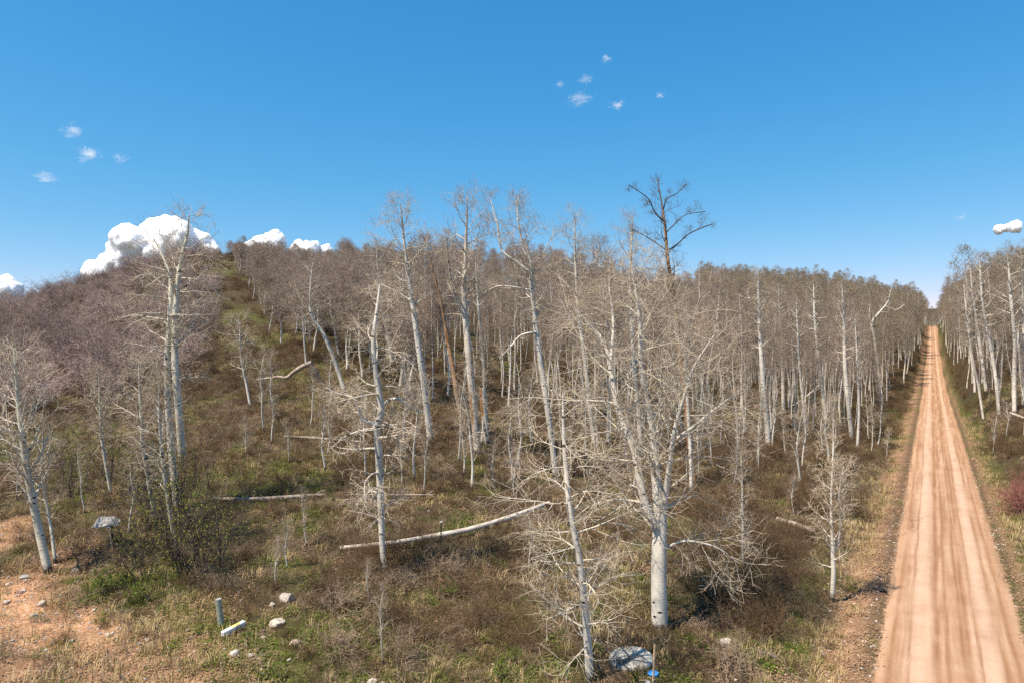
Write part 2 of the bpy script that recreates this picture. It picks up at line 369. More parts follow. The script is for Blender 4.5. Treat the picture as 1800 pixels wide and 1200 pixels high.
# ------------------------------------------------------------------ dirt road
yy = np.r_[np.linspace(-60, 16, 40)[:-1], np.geomspace(16, 640, 460)]
uu = np.linspace(-1, 1, 81)
Yr, Ur = np.meshgrid(yy, uu, indexing='ij')
edge = RHW + .62 + .5 * (1 - sstep(16, 25, Yr)) * (Ur < 0) + .5 * (fbm(Yr / 3.1, Ur * 0 + np.sign(Ur) * 9, 61) - .5)
ac = Ur * edge                                             # metres across
cx = ROAD_X0 + ROAD_S * Yr
RX = cx + ac / RC; RYv = Yr - ac * ROAD_S / RC
RUTS = [(-1.72, .07, .022), (-1.25, .045, .01), (-.44, .10, .03), (-.16, .055, .02), (.30, .05, .018), (.48, .09, .032), (.72, .045, .015), (1.36, .06, .028), (1.70, .07, .02)]
def rut(a, Y):
    s = 0; m = 0
    for i, (c, w, dp) in enumerate(RUTS):
        cc = c + .16 * (fbm(Y / 14, Y * 0 + i * 3.3, 70 + i, 2) - .5) + .05 * (vnoise(Y / 2.5, Y * 0 + i, 90 + i) - .5)
        on = sstep(.28, .62, fbm(Y / 9, Y * 0 + i * 7.7, 80 + i, 2) + .08)
        g = np.exp(-((a - cc) / w) ** 2) * on
        s = s + dp * g; m = np.maximum(m, g)
    return s, m
rs, rm = rut(ac, Yr)
RZ = road_z(RYv) + .045 * (1 - (ac / RHW) ** 2) - rs + .03 * (fbm(RX / 1.5, RYv / 1.5, 95) - .5) + .012 * (fbm(RX / .25, RYv / .25, 96, 2) - .5)
RZ = RZ - .17 * sstep(.66, 1.0, np.abs(Ur)) ** 1.3 + .05 * sstep(.6, .9, np.abs(Ur)) * (fbm(RX / .6, RYv / .6, 97, 3) - .5)
na_, nu = Yr.shape
i0 = np.arange(na_ - 1)[:, None] * nu; j0 = np.arange(nu - 1)[None, :]
RQ = np.stack([i0 + j0, i0 + j0 + 1, i0 + nu + j0 + 1, i0 + nu + j0], -1).reshape(-1, 4)
t = NT('packed_red_dirt', .95, .1)
oc = t.coords(kind='Object')
cmb = t.n('ShaderNodeCombineXYZ'); t.L(t.attr('across'), cmb.inputs[0]); t.L(t.math('MULTIPLY', t.attr('along'), .06), cmb.inputs[1])
streak = t.math('ADD', t.math('MULTIPLY', t.noise(cmb.outputs[0], 2.3, 5, .62, .6), .75), t.math('MULTIPLY', t.noise(oc, .9, 5, .65), .25)); fine = t.noise(oc, 14, 5, .75); med = t.noise(oc, .45, 4, .6)
col = t.ramp(streak, [(.34, (.23, .115, .062)), (.46, (.325, .186, .110)), (.56, (.395, .245, .155)), (.66, (.475, .325, .225))])
col = t.mix(t.math('MULTIPLY', t.attr('lane'), t.bw(med, .30, .60, .45, .85)), col, (.52, .365, .26))
col = t.mix(t.math('MULTIPLY', t.attr('rut'), t.bw(t.noise(oc, .25, 4, .7), .32, .6, .45, .9)), col, (.20, .088, .038))
col = t.mix(t.bw(fine, .3, .7, .0, .35), col, (.33, .19, .11))
col = t.mix(t.math('MULTIPLY', t.attr('edge'), .8), col, (.42, .25, .145))
lf = t.noise(oc, 5.5, 5, .75); eg = t.math('ADD', t.attr('edge'), t.math('MULTIPLY', t.math('SUBTRACT', lf, .5), 1.5))
col = t.mix(t.bw(eg, .55, .80, 0, .9), col, t.ramp(fine, [(.25, (.12, .07, .04)), (.5, (.28, .17, .10)), (.75, (.46, .32, .22))]))
gr = t.n('ShaderNodeTexVoronoi'); gr.inputs['Scale'].default_value = 9; t.L(oc, gr.inputs['Vector'])
col = t.mix(t.bw(gr.outputs['Distance'], .06, .13, .55, 0), col, (.66, .55, .46))
t.color(col).bump(fine, .6, .03)
road = obj('road', mesh_arrays('road', np.c_[RX.ravel(), RYv.ravel(), RZ.ravel()], RQ, t.m,
    attrs={'across': ac.ravel(), 'along': Yr.ravel(), 'rut': rm.ravel(), 'lane': (np.exp(-((ac + 1.0 + .2 * (fbm(Yr / 12, Yr * 0, 77) - .5)) / .36) ** 2) + np.exp(-((ac - 1.02) / .30) ** 2)).ravel(), 'edge': sstep(.58, 1.0, np.abs(Ur)).ravel()}))
tag(road, 'straight orange dirt road climbing over the crest', None, None, 'structure')

# ------------------------------------------------------------------ tree growing
def spawn(rng, P, R, n, t0, t1, ang, asd, length, K, up, wig, ratio, rmin, rtip, bias=0.0, prof=None, cap=1e9):
    """children of the polylines P (N,K,3): n per parent between t0 and t1; returns P', R'"""
    N, KP, _ = P.shape
    plen = np.linalg.norm(np.diff(P, axis=1), axis=2).sum(1)
    cnt = np.full(N, n) if np.isscalar(n) else np.asarray(n)
    par = np.repeat(np.arange(N), cnt); Mn = len(par)
    start = np.cumsum(cnt) - cnt; k = np.arange(Mn) - start[par]
    u = (k + rng.random(Mn)) / np.maximum(cnt[par], 1); u = u ** (1 - bias)
    tt = t0 + (t1 - t0) * u
    f = tt * (KP - 1); i = np.minimum(f.astype(int), KP - 2); w = (f - i)[:, None]
    B = P[par, i] * (1 - w) + P[par, i + 1] * w; T = nrm(P[par, i + 1] - P[par, i]); rp = R[par, i] * (1 - w[:, 0]) + R[par, i + 1] * w[:, 0]
    U, Wv = frames(T); phi = k * 2.39996 + rng.random(Mn) * 1.2 + par * 1.7
    a = np.radians(rng.normal(ang, asd, Mn))[:, None]
    D = np.cos(a) * T + np.sin(a) * (np.cos(phi)[:, None] * U + np.sin(phi)[:, None] * Wv)
    Lc = (length if not callable(length) else length(u, plen[par], tt)) * (.7 + .6 * rng.random(Mn))
    if prof is not None: Lc = Lc * prof(u)
    Lc = np.minimum(Lc, cap)
    out = np.empty((Mn, K, 3)); out[:, 0] = B; D = nrm(D); arc = rng.normal(0, wig * .95 * 5 / (K + 2), (Mn, 3))
    for q in range(1, K):
        D = nrm(D + arc + rng.normal(0, wig * .42, (Mn, 3)) + np.array([0, 0, up]))
        out[:, q] = out[:, q - 1] + D * (Lc / (K - 1))[:, None]
    rb = np.clip(rp * ratio, rmin, None) * np.clip(.45 + Lc / (Lc.mean() + 1e-6) * .55, .4, 1.15)
    rb = np.minimum(rb, rp * .9 + 1e-4)
    Rn = rb[:, None] + (np.minimum(rtip, rb)[:, None] - rb[:, None]) * np.linspace(0, 1, K)[None, :] ** .8
    return out, Rn

def crown_mesh(name, rng, stems, prm, mats, leaf=None):
    """stems: list of (P(K,3), R(K)) ; prm: dict ; returns one mesh of limbs, branches and twigs"""
    pc = Parts(); g = dict(n1=24, n2=6, n3=5, n4=3, t0=.4, L1=2.2, L2=.5, L3=.45, L4=.32, a1=60, up1=.10, up2=.06, wig=.22, min3=.006, min4=.0045, tip=.003, shape='round')
    g.update(prm)
    P1 = []; R1 = []
    for si, (P, R) in enumerate(stems):
        share = g['n1'] if si == 0 else int(g['n1'] * g.get('stem_share', .6))
        if g['shape'] == 'round': prof = lambda u: (.55 + 1.1 * u) * np.clip(1.02 - u, 0, 1) ** .55 * 1.05
        elif g['shape'] == 'cone': prof = lambda u: np.clip(1.05 - u, .12, 1) ** .8
        else: prof = lambda u: np.sin(np.pi * np.clip(u * .86 + .12, 0, 1)) ** .7
        t0 = g['t0'] if si == 0 else g.get('t0s', .25)
        ln_ = np.linalg.norm(np.diff(P, axis=0), axis=1).sum(); ln0 = ln_ if si == 0 else ln0; kf = min(1.0, .25 + ln_ / ln0); share = max(4, int(share * min(1, .15 + 1.3 * ln_ / ln0)))
        p, r = spawn(rng, P[None], R[None], share, t0, .99, g['a1'], 11, g['L1'] * kf, 9, g['up1'], g['wig'] * .8, g.get('rat', .5), .010, .006, prof=prof)
        P1.append(p); R1.append(r)
    P1 = np.concatenate(P1); R1 = np.concatenate(R1)
    P2, R2 = spawn(rng, P1, R1, g['n2'], .18, 1.0, 50, 14, lambda u, pl, tt: g['L2'] * pl * (1.15 - .6 * tt) + .15, 7, g['up2'], g['wig'], .62, g.get('min2', .008), g['min3'] * .55)
    P3, R3 = spawn(rng, P2, R2, g['n3'], .15, 1.0, 48, 16, lambda u, pl, tt: g['L3'] * (1.1 - .4 * tt) * np.clip(pl, .3, 1.2) + .1, 4, g['up2'], g['wig'] * 1.1, .7, g['min3'], g['min4'])
    v, q = tubes(P1, R1, 5); pc.add(v, q, 0)
    v, q = tubes(P2, R2, 4); pc.add(v, q, 0 if g.get('pale2') else 1)
    v, q = tubes(P3, R3, 3); pc.add(v, q, 1)
    last = P3
    if g['n4']:
        P4, R4 = spawn(rng, P3, R3, g['n4'], .2, 1.0, 45, 16, g['L4'], g.get('K4', 2), g['up2'], g['wig'], .8, g['min4'], g['tip'])
        v, q = tubes(P4, R4, 3); pc.add(v, q, 1); last = P4
    if leaf:
        n, size, mi = leaf
        idx = rng.integers(0, len(last), n); c = last[idx, -1] * (w := rng.random((n, 1))) + last[idx, 0] * (1 - w) + rng.normal(0, size * .5, (n, 3))
        a = nrm(rng.normal(0, 1, (n, 3))); b = nrm(np.cross(a, rng.normal(0, 1, (n, 3)))); s = size * (.6 + .8 * rng.random((n, 1)))
        lv = np.stack([c - a * s, c + b * s * .55, c + a * s, c - b * s * .55], 1).reshape(-1, 3)
        pc.add(lv, np.arange(4 * n).reshape(n, 4), mi)
    return pc.mesh(name, mats)

def trunk_mesh(name, stems, mats, sides=10, rng=None, mis=None):
    pc = Parts()
    for i, (P, R) in enumerate(stems):
        K = len(P); Rr_ = R.copy()
        v, q = tubes(P[None], Rr_[None], sides); pc.add(v, q, 0 if mis is None else mis[i])
    return pc.mesh(name, mats)

def simple_stem(rng, H, r0, K=16, lean=.03, wob=.012, flare=1.0):
    z = np.linspace(0, 1, K); ph = rng.random(4) * 6.28
    x = H * (lean * z ** 1.3 * math.cos(ph[0]) + wob * np.sin(z * 5 + ph[1]) + wob * .5 * np.sin(z * 11 + ph[2]))
    y = H * (lean * z ** 1.3 * math.sin(ph[0]) + wob * np.sin(z * 4.3 + ph[3]) + wob * .5 * np.sin(z * 9 + ph[1]))
    x -= x[0]; y -= y[0]
    R = r0 * (1 - z) ** .75 * .96 + .012; R[0] *= 1.0 + .35 * flare
    P = np.c_[x, y, z * H]; P[0, 2] = -.35
    return P, R

def proto(rng, H, r0, prm, mats_c, mat_t, leaf=None, lean=.03, wob=.012, sides=8):
    st = simple_stem(rng, H, r0, lean=lean, wob=wob)
    return trunk_mesh('trunk', [st], [mat_t], sides), crown_mesh('crown', rng, [st], prm, mats_c, leaf)

PA = []      # mature bare aspens
for i in range(8):
    rng = np.random.default_rng(100 + i); H = 12.5 + 3 * rng.random()
    PA.append(proto(rng, H, .088 + .042 * rng.random(), dict(n1=24, n2=6, n3=5, n4=2, t0=.44 + .14 * rng.random(), L1=2.2 + .8 * rng.random(), L2=.5, L3=.55, L4=.40, a1=54, up1=.08,
        min3=.014, min4=.012, tip=.009, wig=.27), [M['limb_far'], M['twig_far']], M['bark_far'], lean=.05, wob=.014))
PS = []      # slender pole aspens
for i in range(4):
    rng = np.random.default_rng(200 + i); H = 8.5 + 3 * rng.random()
    PS.append(proto(rng, H, .055 + .022 * rng.random(), dict(n1=20, n2=5, n3=4, n4=2, t0=.4 + .2 * rng.random(), L1=1.4, L2=.5, L3=.5, L4=.32, a1=48, up1=.10,
        min3=.012, min4=.010, tip=.008), [M['limb_far'], M['twig_far']], M['bark_far'], lean=.06, wob=.012, sides=6))
PL = []      # aspens coming into leaf
for i in range(5):
    rng = np.random.default_rng(300 + i); H = 14.5 + 3.5 * rng.random()
    PL.append(proto(rng, H, .10 + .04 * rng.random(), dict(n1=26, n2=6, n3=5, n4=2, t0=.33 + .1 * rng.random(), L1=3.0, L2=.5, L3=.5, L4=.35, a1=56, up1=.11,
        min3=.012, min4=.009, tip=.007), [M['limb_far'], M['twig_far'], M['leaf_olive']], M['bark_far'], leaf=(1000, .075, 2), lean=.04))
PB = []      # low broad aspens of the upper slope
for i in range(4):
    rng = np.random.default_rng(350 + i); H = 5.0 + 2.2 * rng.random()
    PB.append(proto(rng, H, .085 + .03 * rng.random(), dict(n1=22, n2=6, n3=5, n4=2, t0=.30 + .12 * rng.random(), L1=2.3, L2=.5, L3=.5, L4=.36, a1=56, up1=.10, shape='flat',
        min3=.016, min4=.014, tip=.010, wig=.28), [M['limb_far'], M['twig_far']], M['bark_far'], lean=.10, wob=.03, sides=6))
PY = []      # young saplings
for i in range(4):
    rng = np.random.default_rng(400 + i); H = 3.2 + 1.6 * rng.random()
    PY.append(proto(rng, H, .03 + .012 * rng.random(), dict(n1=13, n2=4, n3=3, n4=2, t0=.25, L1=.85, L2=.5, L3=.4, L4=.2, a1=42, up1=.14, min3=.005, min4=.004, tip=.003, wig=.2),
        [M['limb'], M['twig']], M['bark'], lean=.06, wob=.02, sides=6))

def bush_mesh(rng, H, W, ns, n2, n3, n4, r0, mats, wig=.3, leaf=None, up=.07, spread=42, L2=.45, L3=.4, L4=.22, m=.006, flat=0.0):
    P0 = np.zeros((1, 2, 3)); pc = Parts()
    a = rng.random(ns) * 6.283; tilt = np.radians(np.abs(rng.normal(0, spread, ns))).clip(0, 1.35)
    D = np.c_[np.cos(a) * np.sin(tilt), np.sin(a) * np.sin(tilt), np.cos(tilt)]
    K = 8; P = np.empty((ns, K, 3)); P[:, 0] = np.c_[rng.normal(0, W * .12, (ns, 2)), np.full(ns, -.12)]
    Ls = H * (.65 + .5 * rng.random(ns)) / np.maximum(np.cos(tilt) * .6 + .4, .5)
    for k in range(1, K):
        D = nrm(D + rng.normal(0, wig * .6, (ns, 3)) + np.array([0, 0, up - flat * k / K])); P[:, k] = P[:, k - 1] + D * (Ls / (K - 1))[:, None]
    R = (r0 * (.6 + .6 * rng.random(ns)))[:, None] * (1 - .75 * np.linspace(0, 1, K))[None]
    v, q = tubes(P, R, 5); pc.add(v, q, 0)
    P2, R2 = spawn(rng, P, R, n2, .25, 1.0, 46, 14, lambda u, pl, tt: L2 * pl * (1.1 - .5 * tt), 6, up, wig, .6, m * 1.3, m)
    v, q = tubes(P2, R2, 4); pc.add(v, q, 0 if len(mats) > 2 and leaf is None else 1)
    P3, R3 = spawn(rng, P2, R2, n3, .2, 1.0, 45, 15, lambda u, pl, tt: L3 * pl + .08, 4, up, wig, .7, m, m * .8)
    v, q = tubes(P3, R3, 3); pc.add(v, q, 1); last = P3
    if n4:
        P4, R4 = spawn(rng, P3, R3, n4, .2, 1.0, 45, 15, L4, 2, up, wig, .8, m * .8, m * .6)
        v, q = tubes(P4, R4, 3); pc.add(v, q, 1); last = P4
    stems = pc; fol = None
    if leaf:
        n, size = leaf; fp = Parts()
        idx = rng.integers(0, len(last), n); w = rng.random((n, 1)); c = last[idx, -1] * w + last[idx, 0] * (1 - w) + rng.normal(0, size * .5, (n, 3))
        aa = nrm(rng.normal(0, 1, (n, 3))); bb = nrm(np.cross(aa, rng.normal(0, 1, (n, 3)))); s = size * (.6 + .8 * rng.random((n, 1)))
        fp.add(np.stack([c - aa * s, c + bb * s * .6, c + aa * s, c - bb * s * .6], 1).reshape(-1, 3), np.arange(4 * n).reshape(n, 4), 0)
        fol = fp.mesh('foliage', [mats[2]])
    return stems.mesh('stems', mats[:2]), fol

OAK = [bush_mesh(np.random.default_rng(500 + i), 2.9 + .8 * (i % 3), 2.5, 9, 6, 5, 4, .045, [M['stem_oak'], M['twig_oak2' if i % 3 == 2 else 'twig_oak']], wig=.34, spread=36, L2=.45, L3=.45, L4=.26, m=.012)[0] for i in range(6)]
BR = [bush_mesh(np.random.default_rng(600 + i), 1.0 + .25 * (i % 3), 1.6, 24, 6, 4, 0, .010, [M['twig_brown'], M['twig_brown']], wig=.28, spread=48, L2=.5, L3=.45, m=.0055, up=.02)[0] for i in range(5)]
BT = [bush_mesh(np.random.default_rng(650 + i), 1.0 + .3 * (i % 3), 1.4, 18, 5, 4, 0, .010, [M['twig_tan'], M['twig_tan']], wig=.26, spread=46, L2=.5, L3=.45, m=.005, up=.0)[0] for i in range(4)]

def place(mesh_pair, name, loc, rz, s, lean=(0, 0)):
    e = empty(name, loc, rz, s); e.rotation_euler = (lean[0], lean[1], rz)
    obj('trunk', mesh_pair[0], e); obj('crown', mesh_pair[1], e)
    return e

def scatter(name, pts, rz, scl, idx, meshes, label, cat, tilt=None):
    """one 'stuff' object: instances of a few small meshes on points"""
    col = bpy.data.collections.new(name + '_kinds')
    for i, m in enumerate(meshes):
        o = bpy.data.objects.new('%s_kind_%02d' % (name, i), m); col.objects.link(o)
    me = bpy.data.meshes.new(name); n = len(pts)
    me.vertices.add(n); me.vertices.foreach_set('co', np.ascontiguousarray(pts, dtype=np.float32).ravel())
    rot = np.zeros((n, 3), np.float32); rot[:, 2] = rz
    if tilt is not None: rot[:, :2] = tilt
    a = me.attributes.new('rot', 'FLOAT_VECTOR', 'POINT'); a.data.foreach_set('vector', rot.ravel())
    a = me.attributes.new('scl', 'FLOAT', 'POINT'); a.data.foreach_set('value', np.ascontiguousarray(scl, dtype=np.float32))
    a = me.attributes.new('idx', 'INT', 'POINT'); a.data.foreach_set('value', np.ascontiguousarray(idx, dtype=np.int32))
    me.update()
    o = link(bpy.data.objects.new(name, me))
    ng = bpy.data.node_groups.new(name + '_nodes', 'GeometryNodeTree')
    ng.interface.new_socket('Geometry', in_out='INPUT', socket_type='NodeSocketGeometry')
    ng.interface.new_socket('Geometry', in_out='OUTPUT', socket_type='NodeSocketGeometry')
    gi = ng.nodes.new('NodeGroupInput'); go = ng.nodes.new('NodeGroupOutput')
    ci = ng.nodes.new('GeometryNodeCollectionInfo'); ci.inputs['Collection'].default_value = col
    ci.inputs['Separate Children'].default_value = True; ci.inputs['Reset Children'].default_value = True
    ip = ng.nodes.new('GeometryNodeInstanceOnPoints'); ip.inputs['Pick Instance'].default_value = True
    def na(nm, ty):
        x = ng.nodes.new('GeometryNodeInputNamedAttribute'); x.data_type = ty; x.inputs['Name'].default_value = nm
        return [s for s in x.outputs if s.enabled and s.name == 'Attribute'][0]
    ng.links.new(gi.outputs[0], ip.inputs['Points']); ng.links.new(ci.outputs[0], ip.inputs['Instance'])
    ng.links.new(na('idx', 'INT'), ip.inputs['Instance Index']); ng.links.new(na('rot', 'FLOAT_VECTOR'), ip.inputs['Rotation'])
    ng.links.new(na('scl', 'FLOAT'), ip.inputs['Scale']); ng.links.new(ip.outputs[0], go.inputs[0])
    md = o.modifiers.new('scatter', 'NODES'); md.node_group = ng
    return tag(o, label, cat, None, 'stuff')

# ------------------------------------------------------------------ plan layout of the woods
def inpoly(px, py, poly):
    r = np.zeros(len(px), bool); n = len(poly); j = n - 1
    for i in range(n):
        xi, yi = poly[i]; xj, yj = poly[j]
        c = ((yi > py) != (yj > py)) & (px < (xj - xi) * (py - yi) / ((yj - yi) or 1e-9) + xi); r ^= c; j = i
    return r
def spread(rng, n, t0, t1, y0, y1, mind):
    """points at roughly even spacing per square metre"""
    tt = rng.uniform(t0, t1, n); Y = np.sqrt(rng.uniform(y0 ** 2, y1 ** 2, n)); X = tt * Y
    cell = {}; keep = []
    for i in range(n):
        m = mind * (1 + Y[i] / 400); k = (int(X[i] / 6), int(Y[i] / 6)); ok = True
        for dx in (-1, 0, 1):
            for dy in (-1, 0, 1):
                for q in cell.get((k[0] + dx, k[1] + dy), ()):
                    if (X[q] - X[i]) ** 2 + (Y[q] - Y[i]) ** 2 < m * m: ok = False; break
                if not ok: break
            if not ok: break
        if ok: cell.setdefault(k, []).append(i); keep.append(i)
    return X[keep], Y[keep]

HERO_XY = []       # filled by the hand-placed trees below
def hero(label, paths, prm, bark='bark', limb='limb', twig='twig', group=None, name='aspen_tree', seed=0, K=22, cut=False, mis=None, Y=None, drift=.25, bark2=None, wf=1.0):
    rng = np.random.default_rng(1000 + seed)
    if prm is not None:
        prm = dict(prm); fat = prm.get('fat', 1.55) * .82; prm['tip'] = prm.get('tip', .003) * .7
        for k_, d_ in (('min3', .006), ('min4', .0045), ('tip', .003)): prm[k_] = prm.get(k_, d_) * fat
        prm['n1'] = int(prm['n1'] * 1.25)
    p0 = paths[0][0]; base = at(p0[0], p0[1])
    if Y: base = np.array([(p0[0] - 900) / F * Y, Y, 0]); base[2] = h1(base[0], base[1])
    Y0 = base[1]; stems = []
    for i, path in enumerate(paths):
        pts = []; ph = rng.random() * 6.28; sgn = rng.normal(0, 1)
        y_start = paths[0][0][1]
        for (px, py, w) in path:
            up_m = (y_start - py) / F * Y0
            dy = drift * (math.sin(up_m * .5 + ph) - math.sin(ph)) + (sgn * .18 * max(0, (path[0][1] - py) / F * Y0) if i else 0)
            Yp = Y0 + dy
            pts.append(((px - 900) / F * Yp - base[0], Yp - base[1], CAMZ - (py - 600) / F * Yp - base[2], max(w * wf, 1.2) / 2 * Yp / F))
        if i == 0: pts = [(pts[0][0], pts[0][1], -.35, pts[0][3] * 1.25)] + pts
        r = resample(pts, K if i == 0 else max(8, K * 2 // 3)); stems.append((r[:, :3], np.maximum(r[:, 3], .006)))
    e = empty(name, base); HERO_XY.append(base[:2])
    mats = [M[bark]] + ([M[bark2]] if bark2 else [])
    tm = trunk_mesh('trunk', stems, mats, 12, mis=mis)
    if cut:                                             # sawn or snapped top: close it with a cap
        P, R = stems[0]; a = np.arange(12) * math.pi / 6
        ring = P[-1] + R[-1] * (np.cos(a)[:, None] * np.array([1, 0, 0]) + np.sin(a)[:, None] * np.array([0, 1, 0])) + np.array([0, 0, .01])
        cv = np.concatenate([ring, [P[-1] + np.array([0, 0, .03])]]); cq = np.array([[i, (i + 1) % 12, 12] for i in range(12)])
        obj('trunk', tm, e); obj('cut_top', mesh_arrays('cut_top', cv, cq, M['log_brown'], tri=True), e)
    else: obj('trunk', tm, e)
    if prm is not None: obj('crown', crown_mesh('crown', rng, stems, prm, [M[limb], M[twig]]), e)
    return tag(e, label, 'tree', group)

G1 = 'aspens standing out singly in front of the wood'
big = dict(n1=22, n2=8, n3=5, n4=1, stem_share=.75, t0=.24, t0s=.12, L1=4.1, L2=.45, fat=1.45, L3=.7, L4=.30, a1=60, up1=.025, up2=.06, wig=.19, min2=.009, min3=.006, min4=.005, tip=.003, shape='flat', rat=.30, pale2=1)
hero('largest aspen, thick white trunk forking into three stems above the grey lid',
     [[(1160, 1106, 36), (1158, 1000, 33), (1160, 900, 29), (1152, 830, 20), (1147, 760, 16), (1135, 690, 14), (1126, 640, 12), (1125, 560, 9), (1112, 480, 5), (1105, 440, 3)],
      [(1152, 925, 18), (1132, 880, 17), (1118, 800, 16), (1108, 770, 15), (1085, 715, 13), (1072, 640, 11), (1062, 600, 8), (1035, 570, 5), (1015, 545, 3)],
      [(1165, 910, 14), (1175, 830, 12), (1187, 750, 9), (1205, 690, 7), (1217, 650, 6), (1240, 612, 4), (1262, 580, 2)],
      [(1190, 770, 8), (1225, 745, 7), (1255, 720, 5), (1295, 690, 3)],
      [(1165, 965, 6), (1205, 950, 5), (1260, 962, 4), (1300, 990, 2)],
      [(1072, 650, 8), (1078, 570, 6), (1070, 500, 3)]], big, wf=0.83, seed=1, group=G1, bark='bark', limb='limb', twig='twig_pale')
front = dict(n1=27, n2=8, n3=4, n4=1, t0=.13, L1=2.6, fat=1.45, L2=.5, L3=.7, L4=.26, a1=74, up1=.015, up2=.045, wig=.19, pale2=1, min2=.008, min3=.0055, min4=.0045, tip=.003, shape='round', rat=.32)
hero('slim aspen with drooping bushy branches from base up, left of grey lid',
     [[(1037, 1197, 15), (1033, 1130, 14), (1027, 1060, 13), (1018, 980, 12), (1008, 930, 11), (1000, 880, 10), (993, 800, 8), (990, 740, 5), (990, 690, 3)]], front, seed=2, group=G1, twig='twig_pale')
hero('cream-barked aspen at the left edge above the bare dirt bank',
     [[(85, 1006, 14), (66, 920, 13), (48, 830, 11), (40, 770, 10), (33, 720, 7), (28, 660, 5), (25, 612, 3)]],
     dict(n1=24, n2=6, n3=4, n4=0, t0=.28, L1=2.3, L2=.5, L3=.65, L4=.22, min2=.010, a1=48, up1=.09, up2=.05, wig=.17, shape='round', fat=1.9, pale2=1, min3=.0055, min4=.0045, rat=.5), bark='bark_cream', seed=3, group=G1, twig='twig_pale')
hero('thin sapling close beside the cream-barked aspen at left edge',
     [[(97, 990, 6), (90, 930, 5), (76, 850, 4), (75, 790, 3), (78, 735, 2)]], dict(n1=14, n2=5, n3=4, n4=2, t0=.3, L1=1.2, a1=55, up1=.06, L4=.18, min3=.005, min4=.004), bark='bark_cream', seed=4, group='saplings')
two = dict(n1=20, n2=7, n3=4, n4=1, pale2=1, stem_share=.9, t0=.42, t0s=.4, L1=2.7, L2=.5, L3=.5, L4=.3, a1=66, up1=.03, up2=.03, wig=.27, shape='round', rat=.36, min3=.007, min4=.006, tip=.004)
hero('twin-trunked tall aspen in front of the mauve oak hillside',
     [[(312, 900, 12), (304, 820, 12), (296, 720, 11), (294, 640, 11), (299, 560, 9), (301, 500, 8), (298, 480, 6), (286, 450, 4), (270, 420, 2)],
      [(320, 800, 13), (314, 720, 12), (308, 640, 12), (308, 560, 10), (313, 490, 8), (320, 450, 6), (330, 410, 4), (332, 378, 2)]], two, seed=5, group=G1, bark='bark_cream')
sap = dict(pale2=1, n1=18, n2=6, n3=4, n4=2, t0=.35, L1=1.5, a1=44, up1=.10, L4=.2, wig=.2, min3=.006, min4=.005)
hero('slender aspen left of the twin-trunked aspen, rising from leafing shrubs', [[(274, 925, 7), (262, 850, 7), (252, 790, 6), (248, 730, 5), (245, 680, 3), (244, 640, 2)]], sap, bark='bark_cream', seed=6, group='saplings')
hero('slender aspen just right of another, below the twin-trunked aspen', [[(310, 965, 7), (298, 900, 6), (288, 830, 6), (282, 770, 5), (280, 715, 3), (280, 670, 2)]], sap, bark='bark_cream', seed=7, group='saplings')
hero('small spreading aspen among leafing shrubs, far left slope', [[(195, 870, 5), (180, 780, 5), (177, 740, 4), (175, 700, 3), (174, 660, 2)]], sap, bark='bark_cream', seed=8, group='saplings')
hero('small pale aspen low on the oak slope, left of centre', [[(440, 715, 6), (432, 670, 5), (424, 630, 4), (422, 590, 3), (420, 560, 2)]], dict(sap, L1=2.0, a1=70), wf=0.80, seed=9, group='saplings')
crook = dict(n1=22, n2=7, n3=4, n4=2, pale2=1, t0=.18, L1=2.2, L2=.5, L3=.5, L4=.26, a1=76, up1=-.01, up2=.02, wig=.30, shape='round', rat=.36, min3=.006, min4=.005)
hero('crooked aspen with a kink and hooked limb, standing over the pale log',
     [[(676, 1004, 9), (672, 960, 10), (670, 900, 12), (668, 840, 13), (665, 780, 14), (662, 748, 14), (671, 725, 12), (668, 700, 11), (660, 650, 9), (656, 600, 8), (662, 550, 6), (668, 500, 3)],
      [(662, 746, 9), (648, 742, 7), (634, 732, 6), (628, 708, 5), (615, 697, 4), (590, 690, 3), (572, 680, 2)],
      [(672, 715, 6), (685, 702, 5), (705, 703, 5), (728, 720, 3), (745, 722, 2)]], crook, seed=10, group=G1, K=30, twig='twig_pale')
tall = dict(n1=20, n2=6, n3=4, n4=2, pale2=1, fat=1.35, t0=.52, L1=2.9, L2=.5, L3=.5, L4=.34, a1=54, up1=.07, up2=.04, wig=.27, min3=.008, min4=.0065, tip=.005, rat=.42)
hero('tall leaning white aspen right of the crooked aspen', [[(757, 775, 17), (748, 700, 16), (737, 620, 15), (727, 550, 13), (718, 490, 10), (712, 440, 8), (708, 400, 5), (704, 358, 2)],
     [(724, 530, 6), (700, 515, 5), (670, 500, 3)]], tall, wf=0.68, seed=11, group=G1)
hero('tall white aspen with orange peeling bark beside the cut trunk', [[(840, 797, 17), (833, 720, 16), (825, 640, 15), (818, 560, 13), (815, 520, 11), (818, 460, 8), (820, 400, 5), (822, 345, 2)],
     [(819, 560, 7), (800, 525, 5), (790, 470, 4), (785, 420, 2)]], tall, wf=0.82, seed=12, group=G1, bark='bark_orange')
hero('dead orange-brown leaning trunk left of the peeling aspen', [[(812, 742, 12), (803, 690, 12), (795, 640, 11), (785, 585, 9), (775, 530, 6), (762, 480, 5), (752, 440, 3)]],
     dict(n1=9, n2=4, n3=2, n4=0, t0=.4, L1=1.6, a1=60, wig=.3, rat=.3), bark='bark_dead', limb='bark_dark', twig='twig_dead', wf=0.72, seed=13, group='dead trees')
hero('short cut-off white trunk without any branches', [[(857, 782, 14), (853, 740, 13), (850, 700, 13), (847, 682, 13)]], None, bark='bark_orange', seed=14, cut=True, group='dead trees')
